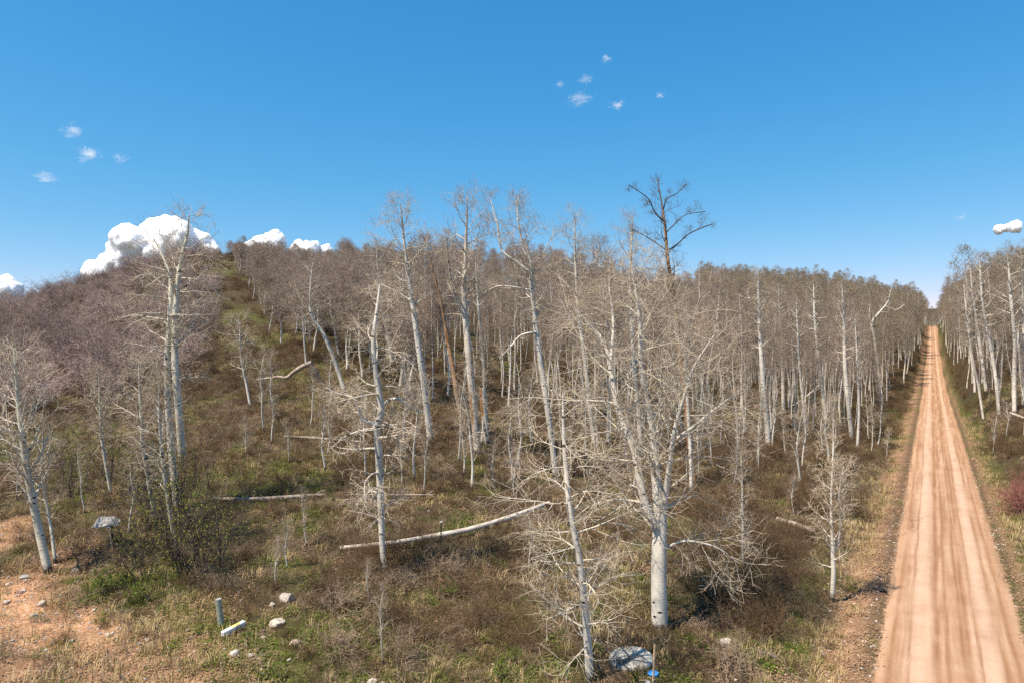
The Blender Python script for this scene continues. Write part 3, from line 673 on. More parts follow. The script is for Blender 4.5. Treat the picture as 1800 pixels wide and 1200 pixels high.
hero('tall white aspen leaning left, long limb low on its left', [[(977, 838, 14), (968, 760, 14), (958, 690, 14), (948, 620, 13), (940, 560, 11), (934, 500, 9), (932, 450, 7), (915, 415, 5), (910, 370, 3), (912, 345, 2)],
     [(933, 480, 6), (905, 458, 6), (882, 440, 5), (875, 400, 4), (862, 350, 2)], [(943, 583, 5), (915, 590, 5), (895, 612, 4), (878, 630, 3)], [(934, 510, 4), (880, 503, 4), (850, 515, 2)]], tall, wf=0.70, seed=15, group=G1)
hero('slender aspen behind the big forked aspen, on its left', [[(1046, 785, 11), (1037, 720, 11), (1030, 650, 10), (1022, 590, 9), (1015, 530, 8), (1012, 470, 6), (1010, 420, 4), (1010, 372, 2)]], tall, wf=0.70, seed=16, group=G1)
hero('aspen rising straight behind the crown of the big forked aspen', [[(1128, 800, 12), (1120, 700, 11), (1112, 600, 10), (1108, 500, 8), (1110, 430, 5), (1112, 380, 2)]], tall, wf=0.70, seed=17, group=G1)
dead = dict(n1=13, n2=5, n3=4, n4=2, fat=.9, t0=.55, L1=2.0, L2=.4, L3=.4, L4=.25, a1=50, up1=.09, up2=.05, wig=.3, rat=.4, min3=.008, min4=.007, tip=.005)
hero('dead snag with orange-brown trunk and dark bare limbs above the skyline',
     [[(1220, 850, 14), (1208, 740, 13), (1198, 650, 12), (1190, 570, 12), (1182, 510, 10), (1174, 460, 9), (1170, 410, 7), (1166, 375, 5), (1160, 340, 3), (1155, 315, 2)],
      [(1172, 442, 4), (1190, 430, 3.5), (1210, 412, 3), (1235, 400, 3), (1252, 394, 2)], [(1170, 410, 3), (1185, 395, 3), (1205, 378, 2), (1240, 372, 2)],
      [(1168, 390, 4), (1152, 375, 3), (1140, 350, 2.5), (1120, 335, 2), (1105, 325, 2)], [(1171, 440, 3), (1150, 425, 3), (1125, 410, 2), (1110, 402, 2)], [(1166, 370, 3), (1172, 350, 3), (1190, 340, 2), (1205, 325, 2)]],
     dead, bark='bark_dead', limb='bark_dark', twig='twig_dead', wf=0.72, seed=18, group='dead trees', mis=[0, 1, 1, 1, 1, 1], bark2='bark_dark', K=26)
hero('straight white aspen at the front of the wood beside the big forked aspen\'s right', [[(1351, 782, 12), (1347, 730, 12), (1341, 670, 11), (1337, 610, 9), (1334, 550, 7), (1333, 500, 4), (1333, 480, 2)]],
     dict(tall, t0=.55, L1=2.0), wf=0.78, seed=19, group=G1)
hero('small bare aspen forking low, alone beside the dirt road', [[(1462, 1056, 8), (1465, 1010, 8), (1464, 975, 7), (1462, 930, 5), (1461, 880, 4), (1463, 830, 3), (1465, 775, 2)],
     [(1466, 970, 5), (1475, 945, 5), (1478, 910, 4), (1475, 870, 3), (1483, 820, 2)]], dict(n1=18, n2=5, n3=4, n4=2, t0=.25, stem_share=.8, L1=1.35, L2=.5, L3=.4, L4=.17, a1=55, up1=.08, wig=.2, min3=.005, min4=.004, tip=.003), seed=20, group=G1, twig='twig_pale')
hero('thin sapling between the big forked aspen and the small roadside aspen', [[(1307, 1000, 5), (1306, 940, 5), (1305, 880, 4), (1304, 830, 2), (1303, 800, 2)]], dict(sap, L1=1.0, n1=14, t0=.2), seed=21, group='saplings')
hero('broken-topped aspen with stout white zigzag limbs near the road', [[(1548, 700, 9), (1543, 640, 9), (1536, 590, 9), (1532, 568, 8), (1545, 550, 6), (1560, 532, 5), (1566, 510, 3)],
     [(1534, 572, 5), (1528, 555, 4), (1530, 535, 2)], [(1556, 538, 4), (1575, 545, 3), (1590, 535, 2)]], dict(n1=7, n2=4, n3=4, n4=2, t0=.6, L1=1.6, wig=.32, stem_share=.8, a1=60, min3=.009, min4=.008), wf=0.52, seed=22, group=G1)
stand = dict(tall, t0=.5, L1=2.2, n2=5)
for s, (lab, path) in enumerate([
    ('white aspen in the road-side stand, second trunk right of straight front aspen', [(1417, 768, 7), (1412, 710, 7), (1405, 640, 6), (1402, 580, 5), (1400, 530, 2)]),
    ('white aspen with slight bend, mid of the stand left of the road', [(1452, 742, 9), (1446, 690, 9), (1438, 620, 8), (1432, 560, 6), (1430, 500, 2)]),
    ('tall forked-crown aspen mid of the stand left of the road', [(1498, 778, 10), (1490, 700, 10), (1485, 640, 9), (1484, 580, 7), (1482, 530, 4), (1480, 500, 2)]),
    ('thin pale aspen near the road at the stand\'s front', [(1507, 790, 7), (1510, 720, 6), (1508, 660, 5), (1505, 600, 3), (1503, 560, 2)]),
    ('aspen trunk seen just right of the straight front aspen', [(1377, 725, 9), (1376, 660, 8), (1374, 600, 7), (1370, 540, 4), (1368, 500, 2)]),
    ('white aspen right of the big aspen\'s crown, half hidden', [(1215, 865, 9), (1213, 780, 9), (1208, 700, 8), (1205, 620, 6), (1203, 540, 2)]),
    ('leaning aspen at the wood\'s left edge by the grassy clearing', [(606, 690, 10), (590, 640, 10), (570, 590, 9), (550, 560, 7), (545, 535, 5), (546, 500, 3), (550, 460, 2)]),
    ('thick pale aspen upslope of the crooked aspen', [(690, 640, 12), (683, 590, 12), (674, 550, 11), (668, 515, 8), (664, 470, 4), (662, 430, 2)]),
    ('thin aspen between the tall leaning aspen and orange dead trunk', [(719, 655, 8), (717, 600, 8), (714, 560, 7), (710, 510, 5), (708, 470, 2)]),
    ('white aspen close behind the peeling aspen', [(852, 660, 8), (847, 600, 8), (842, 550, 7), (838, 500, 5), (836, 450, 2)])]):
    hero(lab, [path], stand, wf=.72, seed=40 + s, group='aspens at the front of the wood', twig='twig_far')
for s, (lab, path, tw) in enumerate([
    ('straight white aspen at the right edge beside a fallen pole', [(1783, 728, 11), (1783, 660, 11), (1784, 600, 10), (1779, 550, 9), (1775, 500, 7), (1772, 460, 3), (1768, 440, 2)], 'twig_far'),
    ('curving white aspen right of the road, second from right edge', [(1757, 735, 9), (1752, 680, 9), (1745, 630, 9), (1735, 580, 8), (1727, 530, 7), (1724, 490, 5), (1722, 455, 2)], 'twig_far'),
    ('pale aspen right of the road, third from the right edge', [(1734, 690, 9), (1727, 640, 9), (1720, 590, 9), (1714, 550, 7), (1708, 500, 5), (1705, 462, 2)], 'twig_far'),
    ('slim leaning aspen nearest to the road on its right', [(1729, 740, 6), (1720, 680, 6), (1708, 620, 5), (1700, 560, 4), (1694, 500, 2)], 'twig_far'),
    ('aspen trunk cut by the right picture edge', [(1800, 715, 11), (1799, 650, 11), (1800, 590, 10), (1798, 540, 8), (1797, 490, 5), (1795, 435, 2)], 'twig_far')]):
    hero(lab, [path], dict(stand, L1=2.6), wf=.62, seed=60 + s, group='aspens right of the road', twig=tw)

# ------------------------------------------------------------------ young saplings on the slope
for i, (px, py, s, where) in enumerate([
    (815, 838, .95, 'below the orange dead trunk'), (745, 870, .9, 'right of the crooked aspen'), (643, 842, 1.0, 'left of the crooked aspen'), (576, 800, .7, 'above the middle log'),
    (433, 800, .65, 'on the open mid slope'), (508, 815, .6, 'right of the open mid slope'), (707, 852, .7, 'close right of crooked aspen'), (505, 1000, .55, 'below the left end of the pale log'),
    (487, 1035, .5, 'above the large pale rocks'), (675, 1165, .5, 'at the bottom, left of centre'), (648, 1060, .45, 'in the brush under the pale log'), (868, 860, .9, 'below the cut-off trunk'),
    (905, 880, .8, 'at the top of the pale log'), (540, 960, .5, 'at the low end of the pale log'), (930, 1000, .6, 'left of the drooping front aspen'), (1395, 905, .7, 'above the short brown log'),
    (1640 - 80, 805, .8, 'at the left ditch of the road'), (1745, 800, .9, 'at the right road verge'), (1770, 770, 1.0, 'behind the red shrub'), (1700 + 55, 700, 1.0, 'in the stand right of the road'),
    (30, 880, .8, 'at the left picture edge'), (150, 900, .7, 'beside the weathered sign board'), (228, 940, .8, 'right of the weathered sign board')]):
    b = at(px, py); e = place(PY[i % 4], 'aspen_sapling', b, RNG.random() * 6.28, s * (.9 + .25 * RNG.random()))
    tag(e, 'thin bare aspen sapling ' + where, 'sapling', 'saplings'); HERO_XY.append(b[:2])

# ------------------------------------------------------------------ the wood: single trees first, the far rest as one mass
def wood(seed, n, t0, t1, y0, y1, mind, poly):
    rng = np.random.default_rng(seed); X, Y = spread(rng, n, t0, t1, y0, y1, mind)
    Z = height(X, Y); px, py = to_px(X, Y, Z); k = inpoly(px, py, poly)
    hx = np.array(HERO_XY)
    near = (((X[:, None] - hx[None, :, 0]) ** 2 + (Y[:, None] - hx[None, :, 1]) ** 2).min(1) < 1.6 ** 2)
    k &= ~near
    return X[k], Y[k], Z[k], px[k], py[k]
LEFTWOOD = [(400, 400), (402, 470), (424, 530), (470, 590), (522, 640), (640, 675), (720, 708), (800, 728), (900, 752), (1000, 778), (1100, 790), (1200, 800), (1330, 785), (1430, 770), (1510, 755), (1560, 715), (1597, 668), (1612, 630), (1628, 590), (1637, 560), (1637, 400)]
X, Y, Z, px, py = wood(11, 18000, -.45, .62, 45, 470, 1.6, LEFTWOOD)
ok = road_d(X, Y) < -4.7 + 1.0 * sstep(110, 200, Y); X, Y, Z, px, py = X[ok], Y[ok], Z[ok], px[ok], py[ok]
RIGHTWOOD = [(1640, 400), (1646, 575), (1662, 610), (1690, 690), (1715, 745), (1745, 785), (2000, 850), (2000, 400)]
X2, Y2, Z2, px2, py2 = wood(12, 7000, .6, .95, 45, 470, 1.8, RIGHTWOOD)
ok = road_d(X2, Y2) > 4.2 - .6 * sstep(110, 200, Y2); X2, Y2, Z2, px2, py2 = X2[ok], Y2[ok], Z2[ok], px2[ok], py2[ok]
AX = np.r_[X, X2]; AY = np.r_[Y, Y2]; AZ = np.r_[Z, Z2]; APX = np.r_[px, px2]
side = np.r_[np.zeros(len(X), int), np.ones(len(X2), int)]
xr = RNG.uniform(-30, 30, 160); yr = RNG.uniform(500, 640, 160); AX = np.r_[AX, ROAD_X0 + ROAD_S * yr + xr]; AY = np.r_[AY, yr]; AZ = np.r_[AZ, height(ROAD_X0 + ROAD_S * yr + xr, yr)]; APX = np.r_[APX, np.full(160, 1640.)]; side = np.r_[side, np.zeros(160, int)]   # trees past the crest
order = np.argsort(AY)
meshes_all = PA + PS + PL + PB
far_pts = []; far_i = []; far_s = []; far_r = []
LM = [(560, 'leaning aspen by the clearing'), (664, 'crooked aspen'), (735, 'tall leaning aspen'), (828, 'peeling aspen'), (955, 'long-limbed aspen'), (1030, 'slender aspen behind'), (1150, 'big forked aspen'),
      (1205, 'dead snag'), (1340, 'straight front aspen'), (1440, 'slightly bent aspen'), (1490, 'forked-crown aspen'), (1545, 'broken-topped aspen')]
ORD = ['first', 'second', 'third', 'fourth', 'fifth', 'sixth', 'seventh', 'eighth', 'ninth', 'rearmost']
n_single = 0
for q in order:
    x, y, z, s_, p = AX[q], AY[q], AZ[q], side[q], APX[q]
    if y > 70 and y < 330 and not s_ and vnoise(x / 9, y / 9, 171) * .6 + .4 * RNG.random() < .22 + .20 * float(sstep(70, 110, y)): continue      # gaps in the wood
    d = road_d(x, y); u = RNG.random()
    leafy = (p > 1230 and y > 150 + 60 * (u - .5)) or (s_ and y > 95 and u < .75) or (abs(d) < 14 and y > 110)
    if leafy: kind = 12 + RNG.integers(5)
    elif u < .52: kind = 8 + RNG.integers(4)
    else: kind = RNG.integers(8)
    sc_ = (.80 + .35 * RNG.random())
    if p < 700 + 60 * u: kind = 17 + RNG.integers(4); sc_ *= (.78 + .3 * RNG.random() + (.2 if y < 90 else 0)) * (1 - .45 * float(sstep(115, 150, y)) * (p < 600))
    elif p < 900: sc_ *= .8
    if kind < 8 and RNG.random() < .3: sc_ *= .7
    if 12 <= kind < 17: sc_ *= .72 + .42 * RNG.random()
    if s_: sc_ *= .98
    if abs(d) < 8.5 and kind < 12: kind = 8 + RNG.integers(4); sc_ *= .8
    rz = RNG.random() * 6.28
    if n_single < 235 and -60 < p < 1860:
        n_single += 1
        e = place(meshes_all[kind], 'aspen_tree', (x, y, z), rz, sc_, (RNG.normal(0, .03), RNG.normal(-.04, .03)))
        sort_ = 'broad low' if kind >= 17 else 'budding olive-tinged' if kind >= 12 else 'slender pole-like' if kind >= 8 else 'tall stout' if sc_ > .95 else 'mid-sized'
        lm = min(LM, key=lambda q_: abs(q_[0] - p)); sd_ = 'left' if p < lm[0] else 'right'; dist_ = int(y // 14)
        if s_: tag(e, '%s aspen in %s row of the stand right of the road' % (sort_, ORD[min(max(dist_ - 3, 0), 9)]), 'tree', 'stand right of the road')
        else: tag(e, '%s aspen, %s row of the wood, %s of the %s' % (sort_, ORD[min(max(dist_ - 3, 0), 9)], sd_, lm[1]), 'tree', 'wood left of the road')
    else: far_pts.append((x, y, z - .1)); far_i.append(kind % 4 if kind < 8 else kind - 4); far_s.append(sc_); far_r.append(rz)
joined = []
for i, (tm, cm) in enumerate(PA[:4] + PS + PL + PB):          # trunk and crown together for the far mass
    nv = len(tm.vertices); a = np.empty(nv * 3, np.float32); tm.vertices.foreach_get('co', a); b = np.empty(len(cm.vertices) * 3, np.float32); cm.vertices.foreach_get('co', b)
    qa = np.empty(len(tm.loops), np.int32); tm.loops.foreach_get('vertex_index', qa); qb = np.empty(len(cm.loops), np.int32); cm.loops.foreach_get('vertex_index', qb)
    mb = np.empty(len(cm.polygons), np.int32); cm.polygons.foreach_get('material_index', mb)
    joined.append(mesh_arrays('far_aspen', np.r_[a, b].reshape(-1, 3), np.r_[qa, qb + nv].reshape(-1, 4), [tm.materials[0]] + list(cm.materials), np.r_[np.zeros(len(tm.polygons), int), mb + 1]))
scatter('aspen_forest', far_pts, far_r, far_s, far_i, joined, 'distant mass of bare and budding aspens below the skyline', 'forest')
print('aspens', n_single, len(far_pts))

rng = np.random.default_rng(77); X, Y = spread(rng, 1500, -.6, .6, 30, 75, 2.6); Z = height(X, Y); px, py = to_px(X, Y, Z)
k = inpoly(px, py, [(460, 690), (700, 720), (900, 765), (1420, 790), (1560, 770), (1470, 870), (1200, 880), (900, 870), (600, 850), (460, 800)]) & (road_d(X, Y) < -4.6)
for n_, (x, y, z, p, v_) in enumerate(zip(X[k], Y[k], Z[k], px[k], py[k])):
    s1 = .8 + .9 * rng.random(); e = place(PY[n_ % 4], 'aspen_sapling', (x, y, z), rng.random() * 6.28, s1)
    lm = min(LM, key=lambda q_: abs(q_[0] - p)); tag(e, '%s bare sapling %s on the slope, %s of the %s' % ('tall' if s1 > 1.25 else 'short', 'high' if v_ < 760 else 'midway' if v_ < 810 else 'low', 'left' if p < lm[0] else 'right', lm[1]), 'sapling', 'saplings on the slope')

# ------------------------------------------------------------------ oak scrub on the left hillside
OAKPOLY = [(-400, 400), (-400, 742), (0, 738), (90, 735), (200, 715), (270, 690), (340, 650), (385, 600), (395, 560), (382, 500), (380, 400)]
OAKPOLY2 = [(415, 400), (420, 470), (470, 540), (520, 590), (620, 620), (760, 560), (760, 400)]
rng = np.random.default_rng(21)
X, Y = spread(rng, 9000, -1.05, -.05, 42, 230, 2.15); Z = height(X, Y); px, py = to_px(X, Y, Z)
k = inpoly(px, py, OAKPOLY) | (inpoly(px, py, OAKPOLY2) & (rng.random(len(X)) < .35))
gap = blob(X, Y, [(185, 490, 7, 1), (130, 495, 5, 1), (395, 470, 5, 1)])
k &= gap < .3
X, Y, Z, px = X[k], Y[k], Z[k], px[k]; o = np.argsort(Y); ns = 0; fp = []; fi = []; fs = []; fr = []
for q in o:
    s = (.55 + .6 * rng.random()) * (1.0 if px[q] < 400 else .8) * (1 - .3 * sstep(95, 150, Y[q])); i = int(rng.integers(6)); rz = rng.random() * 6.28
    if px[q] > -30 and ns < 170:
        e = obj('oak_shrub', OAK[i]); e.location = (X[q], Y[q], Z[q]); e.rotation_euler = (0, 0, rz); e.scale = (s,) * 3; ns += 1
        if px[q] < 400: tag(e, '%s %s oak shrub, %s of the left hillside thicket, %s' % ('large' if s > .85 else 'small', 'dark grey' if i % 3 == 2 else 'mauve-grey', 'front edge' if Y[q] < 58 else 'lower part' if Y[q] < 66 else 'middle' if Y[q] < 76 else 'upper part',
            'at picture edge' if px[q] < 70 else 'above the cream-barked aspen' if px[q] < 160 else 'left of twin-trunked aspen' if px[q] < 300 else 'right of twin-trunked aspen'), 'shrub', 'oak thicket on the left hillside')
        else: tag(e, 'leafless oak shrub scattered between aspens upslope of the clearing', 'shrub', 'oak shrubs between the aspens')
    else: fp.append((X[q], Y[q], Z[q] - .05)); fi.append(i); fs.append(s); fr.append(rz)
scatter('oak_scrub', fp, fr, fs, fi, OAK, 'distant mauve-grey oak scrub covering the left hill up to its ridge', 'scrub')
print('oaks', ns, len(fp))
# ------------------------------------------------------------------ shrubs near the camera
def ipoly_pts(seed, n, poly, mind, y1=75):
    rng = np.random.default_rng(seed); X, Y = spread(rng, n, -.95, .95, 15, y1, mind)
    Z = height(X, Y); px, py = to_px(X, Y, Z); k = inpoly(px, py, poly) & ((road_d(X, Y) < -4.6) | (road_d(X, Y) > 4.4))
    return X[k], Y[k], Z[k]
def shrubs(seed, n, poly, mind, kinds, s0, s1, label, group, name='bare_shrub', cat='shrub', y1=75):
    rng = np.random.default_rng(seed); X, Y, Z = ipoly_pts(seed, n, poly, mind, y1)
    PX, PY_ = to_px(X, Y, Z); mx, my = np.median(PX), np.median(PY_)
    for x, y, z in zip(X, Y, Z):
        o = obj(name, kinds[rng.integers(len(kinds))]); o.location = (x, y, z); s = s0 + (s1 - s0) * rng.random(); o.scale = (s, s, s * (.75 + .3 * rng.random()))
        o.rotation_euler = (0, 0, rng.random() * 6.28); qx, qy = to_px(x, y, z)
        tag(o, '%s %s, %s %s' % ('large' if s > (s0 + s1) / 2 else 'small', label, 'upper' if qy < my else 'lower', 'left' if qx < mx else 'right'), cat, group)
    return len(X)
cnt = []
cnt.append(shrubs(31, 1500, [(1215, 900), (1400, 860), (1500, 900), (1520, 1000), (1505, 1100), (1470, 1230), (1330, 1230), (1330, 1130), (1230, 1080)], .85, BR, .9, 1.4, 'dark brown leafless shrub in the thicket between big aspen and road', 'thicket by the road'))
cnt.append(shrubs(32, 1500, [(540, 1040), (650, 960), (900, 930), (960, 1000), (930, 1150), (760, 1120), (560, 1150)], .9, BR + BT[:1], .7, 1.2, 'brown leafless shrub in the thicket below the pale log', 'thicket below the pale log'))
cnt.append(shrubs(33, 900, [(690, 1080), (860, 1040), (900, 1140), (860, 1230), (720, 1200)], 1.1, BT, .7, 1.1, 'tan dry arching shrub at the bottom, left of the front aspen', 'tan shrubs at the bottom'))
cnt.append(shrubs(34, 900, [(1185, 1110), (1300, 1090), (1330, 1160), (1300, 1240), (1190, 1240)], 1.2, BT, .8, 1.2, 'tan arching cane shrub right of the grey lid', 'tan canes by the lid'))
cnt.append(shrubs(35, 1600, [(560, 720), (880, 760), (1000, 850), (900, 900), (700, 900), (560, 870)], 1.35, BR + BT[:1], .55, .95, 'low brown shrub on the slope between pale log and front trunks', 'low shrubs above the pale log'))
cnt.append(shrubs(36, 1600, [(1000, 800), (1400, 790), (1560, 760), (1500, 860), (1380, 860), (1220, 900), (1010, 900)], 1.6, BR, .7, 1.1, 'dark brown shrub at the foot of the wood left of the road', 'shrubs at the foot of the wood'))
cnt.append(shrubs(37, 900, [(1745, 765), (1820, 740), (1850, 1000), (1810, 960), (1790, 900)], 1.3, BR, .8, 1.25, 'brown leafless shrub right of the road below the aspens', 'shrubs right of the road'))
cnt.append(shrubs(38, 900, [(330, 730), (560, 720), (560, 860), (330, 860)], 2.2, BR, .5, .85, 'low russet-brown shrub on the open slope left of the crooked aspen', 'low shrubs on the open slope'))
print('shrubs', cnt)
red = bush_mesh(np.random.default_rng(690), 1.5, 1.2, 22, 6, 4, 2, .012, [M['twig_red'], M['twig_red']], wig=.2, spread=32, L2=.45, L3=.4, L4=.15, m=.007)[0]
for i, (px, py, s) in enumerate([(1788, 905, 1.25), (1812, 890, 1.2)]):
    b = at(px, py); o = obj('red_stemmed_shrub', red); o.location = b; o.scale = (s,) * 3; o.rotation_euler = (0, 0, i * 2.1)
    tag(o, ['red-stemmed leafless shrub on the right road verge', 'red-stemmed shrub cut by the right picture edge'][i], 'shrub', 'red shrubs')
LS = [bush_mesh(np.random.default_rng(700 + i), 2.9 + .4 * i, 1.8, 9, 5, 3, 2, .03, [M['stem_dark'], M['stem_dark'], M['leaf_yellow']], wig=.22, spread=30, L2=.42, L3=.4, L4=.18, m=.006, leaf=(750, .036), up=.05) for i in range(3)]
for i, (px, py, s) in enumerate([(125, 875, .8), (215, 880, .8), (250, 930, 1.0), (285, 985, .95), (330, 1005, 1.0), (365, 1010, .9), (245, 995, .8), (300, 940, 1.0), (345, 960, .95), (190, 850, .9), (255, 860, 1.0), (320, 900, .8), (385, 985, .7), (260, 1025, .6), (400, 1035, .55), (130, 850, .8)]):
    b = at(px, py); e = empty('leafing_shrub', b, i * 1.3, s); sm, fm = LS[i % 3]
    obj('stems', sm, e); obj('foliage', fm, e)
    tag(e, '%s dark-stemmed shrub with young yellow-green leaves, %s %s of thicket below twin-trunked aspen' % ('large' if s > .85 else 'small', 'upper' if py < 910 else 'middle' if py < 980 else 'lower', 'left' if px < 270 else 'right'), 'shrub', 'leafing thicket at left')
gb = bush_mesh(np.random.default_rng(720), .8, 1.0, 16, 5, 3, 0, .009, [M['twig_tan'], M['twig_tan'], M['leaf_green']], wig=.25, spread=50, m=.005, leaf=(1100, .04))
for i, (px, py, s, lab) in enumerate([(180, 1045, 1.0, 'low bright green shrub below the sign board'), (215, 1040, .9, 'low green shrub right beside the bright green one'), (245, 1055, .8, 'low green leafy shrub uphill of the upright post'), (880, 1195, .7, 'low green shrub at the bottom by the front aspen'),
        (905, 1165, .6, 'small green leafy shrub left of the front aspen'), (795, 1045, .6, 'small green shrub in the brown thicket')]):
    b = at(px, py); e = empty('green_shrub', b, i * 1.9, s); obj('stems', gb[0], e); obj('foliage', gb[1], e); tag(e, lab, 'shrub', 'green shrubs')

# ------------------------------------------------------------------ ground cover that nobody could count
def tuft(rng, n, h, sp, w, mat, bend=.5):
    a = rng.random(n) * 6.283; r = sp * np.sqrt(rng.random(n)); b = np.c_[r * np.cos(a), r * np.sin(a), np.full(n, -.03)]
    d = np.c_[np.cos(a + rng.normal(0, .6, n)), np.sin(a + rng.normal(0, .6, n)), np.zeros(n)]; H = h * (.5 + .8 * rng.random(n)); o = rng.random(n) * bend
    m = b + d * (H * o * .35)[:, None] + np.c_[np.zeros((n, 2)), H * .6]; t_ = b + d * (H * o)[:, None] + np.c_[np.zeros((n, 2)), H * (1 - .35 * o)]
    s = np.c_[-d[:, 1], d[:, 0], np.zeros(n)] * w
    V = np.stack([b - s, b + s, m + s * .8, m - s * .8, t_ + s * .15, t_ - s * .15], 1).reshape(-1, 3); k = np.arange(n)[:, None] * 6
    return mesh_arrays('tuft', V, np.concatenate([k + np.array([[0, 1, 2, 3]]), k + np.array([[3, 2, 4, 5]])]), mat)
def flakes(rng, n, rad, size, mat, zz=.05):
    a = rng.random(n) * 6.283; r = rad * np.sqrt(rng.random(n)); c = np.c_[r * np.cos(a), r * np.sin(a), rng.random(n) * zz + .005]
    u = nrm(np.c_[rng.normal(0, 1, (n, 2)), rng.normal(0, .35, n)]); v = nrm(np.cross(np.array([0, 0, 1.]) + rng.normal(0, .4, (n, 3)), u)); s = size * (.5 + rng.random((n, 1)))
    V = np.stack([c - u * s, c + v * s * .7, c + u * s, c - v * s * .7], 1).reshape(-1, 3)
    return mesh_arrays('flakes', V, np.arange(4 * n).reshape(n, 4), mat)
def herb(rng, n, rad, h, size, mat):
    a = rng.random(n) * 6.283; r = rad * np.sqrt(rng.random(n)); c = np.c_[r * np.cos(a), r * np.sin(a), h * rng.random(n) * (1 - r / rad * .6) + .02]
    u = nrm(np.c_[rng.normal(0, 1, (n, 2)), rng.normal(0, .5, n)]); v = nrm(np.cross(np.array([0, 0, 1.]) + rng.normal(0, .4, (n, 3)), u)); s = size * (.5 + rng.random((n, 1)))
    V = np.stack([c - u * s, c + v * s * .55, c + u * s, c - v * s * .55], 1).reshape(-1, 3)
    return mesh_arrays('herb', V, np.arange(4 * n).reshape(n, 4), mat)
def cover(seed, n, y0, y1, t0=-.86, t1=.86, pw=2.0):
    rng = np.random.default_rng(seed); Y = rng.uniform(y0 ** pw, y1 ** pw, n) ** (1 / pw); X = rng.uniform(t0, t1, n) * Y
    return rng, X, Y
def put(name, seed, n, y0, y1, dens, meshes, s0, s1, label, cat, tilted=False, pw=2.0, zoff=0.0):
    rng, X, Y = cover(seed, n, y0, y1, pw=pw); di, gr_, li = zones(X, Y); d = road_d(X, Y)
    k = rng.random(n) < dens(X, Y, di, gr_, li, d); X, Y = X[k], Y[k]; Z = height(X, Y) + zoff; m = len(X); tl = None
    if tilted:
        e = .4; gx = (height(X + e, Y) - height(X - e, Y)) / (2 * e); gy = (height(X, Y + e) - height(X, Y - e)) / (2 * e); tl = np.c_[np.arctan(gy), -np.arctan(gx)]
    rz = np.zeros(m) if tilted else rng.random(m) * 6.283
    print(name, m)
    return scatter(name, np.c_[X, Y, Z], rz, s0 + (s1 - s0) * rng.random(m), rng.integers(0, len(meshes), m), meshes, label, cat, tl)
offroad = lambda d, l=3.9, r=3.5: ((d < -l) | (d > r)).astype(float)
R_ = np.random.default_rng
low = [bush_mesh(R_(800 + i), .5, .6, 12, 4, 3, 0, .006, [M['twig_brown'], M['twig_brown']], wig=.3, spread=45, m=.0045, up=.02)[0] for i in range(4)]
low += [bush_mesh(R_(810 + i), .45, .6, 10, 4, 3, 0, .006, [M['twig_tan'], M['twig_tan']], wig=.3, spread=48, m=.004, up=.0)[0] for i in range(2)]
put('undergrowth', 41, 17000, 15, 75, lambda X, Y, di, g, li, d: offroad(d, 4.1, 4.3) * (1 - di) * (1 - .55 * g) * (1 - .8 * li) * sstep(.18, .5, fbm(X / 3.1, Y / 3.1, 131)) * sstep(19, 25, Y + 3 * (X > -6)), low, .6, 1.3,
    'knee-high brown twiggy undergrowth across the slope', 'undergrowth')
far_low = [bush_mesh(R_(830 + i), .8, 1.2, 16, 5, 3, 0, .012, [M['twig_brown'], M['twig_brown']], wig=.3, spread=52, m=.010, up=.02)[0] for i in range(3)]
put('far_undergrowth', 42, 11000, 55, 230, lambda X, Y, di, g, li, d: offroad(d, 3.9, 3.6) * (1 - .6 * g) * (fbm(X / 5, Y / 5, 135) > .33), far_low, .7, 1.5, 'brown undergrowth beneath the wood and up the far slope', 'undergrowth')
gk = [tuft(R_(840 + i), 26, .20, .16, .007, M['grass'], .7) for i in range(4)]
put('grass', 43, 40000, 15, 110, lambda X, Y, di, g, li, d: offroad(d, 3.0, 2.8) * np.clip(g * 1.0 + .20, 0, 1) * (1 - di * .8), gk, .7, 1.5, 'short green grass growing in patches on the slope', 'grass', pw=1.5)
sk = [tuft(R_(850 + i), 22, .24, .18, .005, M['straw'], 1.0) for i in range(4)]
put('dry_grass', 44, 34000, 15, 90, lambda X, Y, di, g, li, d: offroad(d, 2.9, 2.8) * np.clip(.12 + .25 * li + .4 * g + .8 * sstep(.5, .66, fbm(X / 4.0, Y / 4.0, 151)), 0, 1) * (1 - di * .7), sk, .7, 1.9, 'dry straw-coloured grass tufts among the litter', 'dry grass', pw=1.5)
fk = [flakes(R_(860 + i), 60, .5, .026, M['litter']) for i in range(5)]
put('leaf_litter', 45, 14000, 15, 60, lambda X, Y, di, g, li, d: offroad(d, 2.2, 2.2) * np.clip(.28 + .75 * li - .15 * g, 0, 1) * (1 - di * .3), fk, .7, 1.4, 'brown fallen leaves littering the ground', 'leaf litter', True, pw=1.5)
hk = [herb(R_(870 + i), 40, .28, .16, .04, M['leaf_green']) for i in range(4)]
put('green_herbs', 46, 12000, 15, 45, lambda X, Y, di, g, li, d: offroad(d, 4.4, 3.8) * np.clip(g * .7 + .04, 0, 1) * (1 - di * .9), hk, .5, 1.3, 'low leafy green herbs in patches', 'herbs', True, pw=1.5)
def stone_mesh(rng, mat, sub=2, rough=.22, flat=.65, name='rock'):
    import bmesh
    bm = bmesh.new(); bmesh.ops.create_icosphere(bm, subdivisions=sub, radius=1.0); ax = nrm(rng.normal(0, 1, (9, 3))); cut = .62 + .3 * rng.random(9)
    for v in bm.verts:
        p = np.array(v.co)
        for a_, c_ in zip(ax, cut):
            e_ = p @ a_
            if e_ > c_: p = p - a_ * (e_ - c_)
        p = p * (1 + rng.normal(0, rough * .12)); p[2] *= flat; v.co = p
    me = bpy.data.meshes.new(name); bm.to_mesh(me); bm.free(); me.materials.append(mat); return me
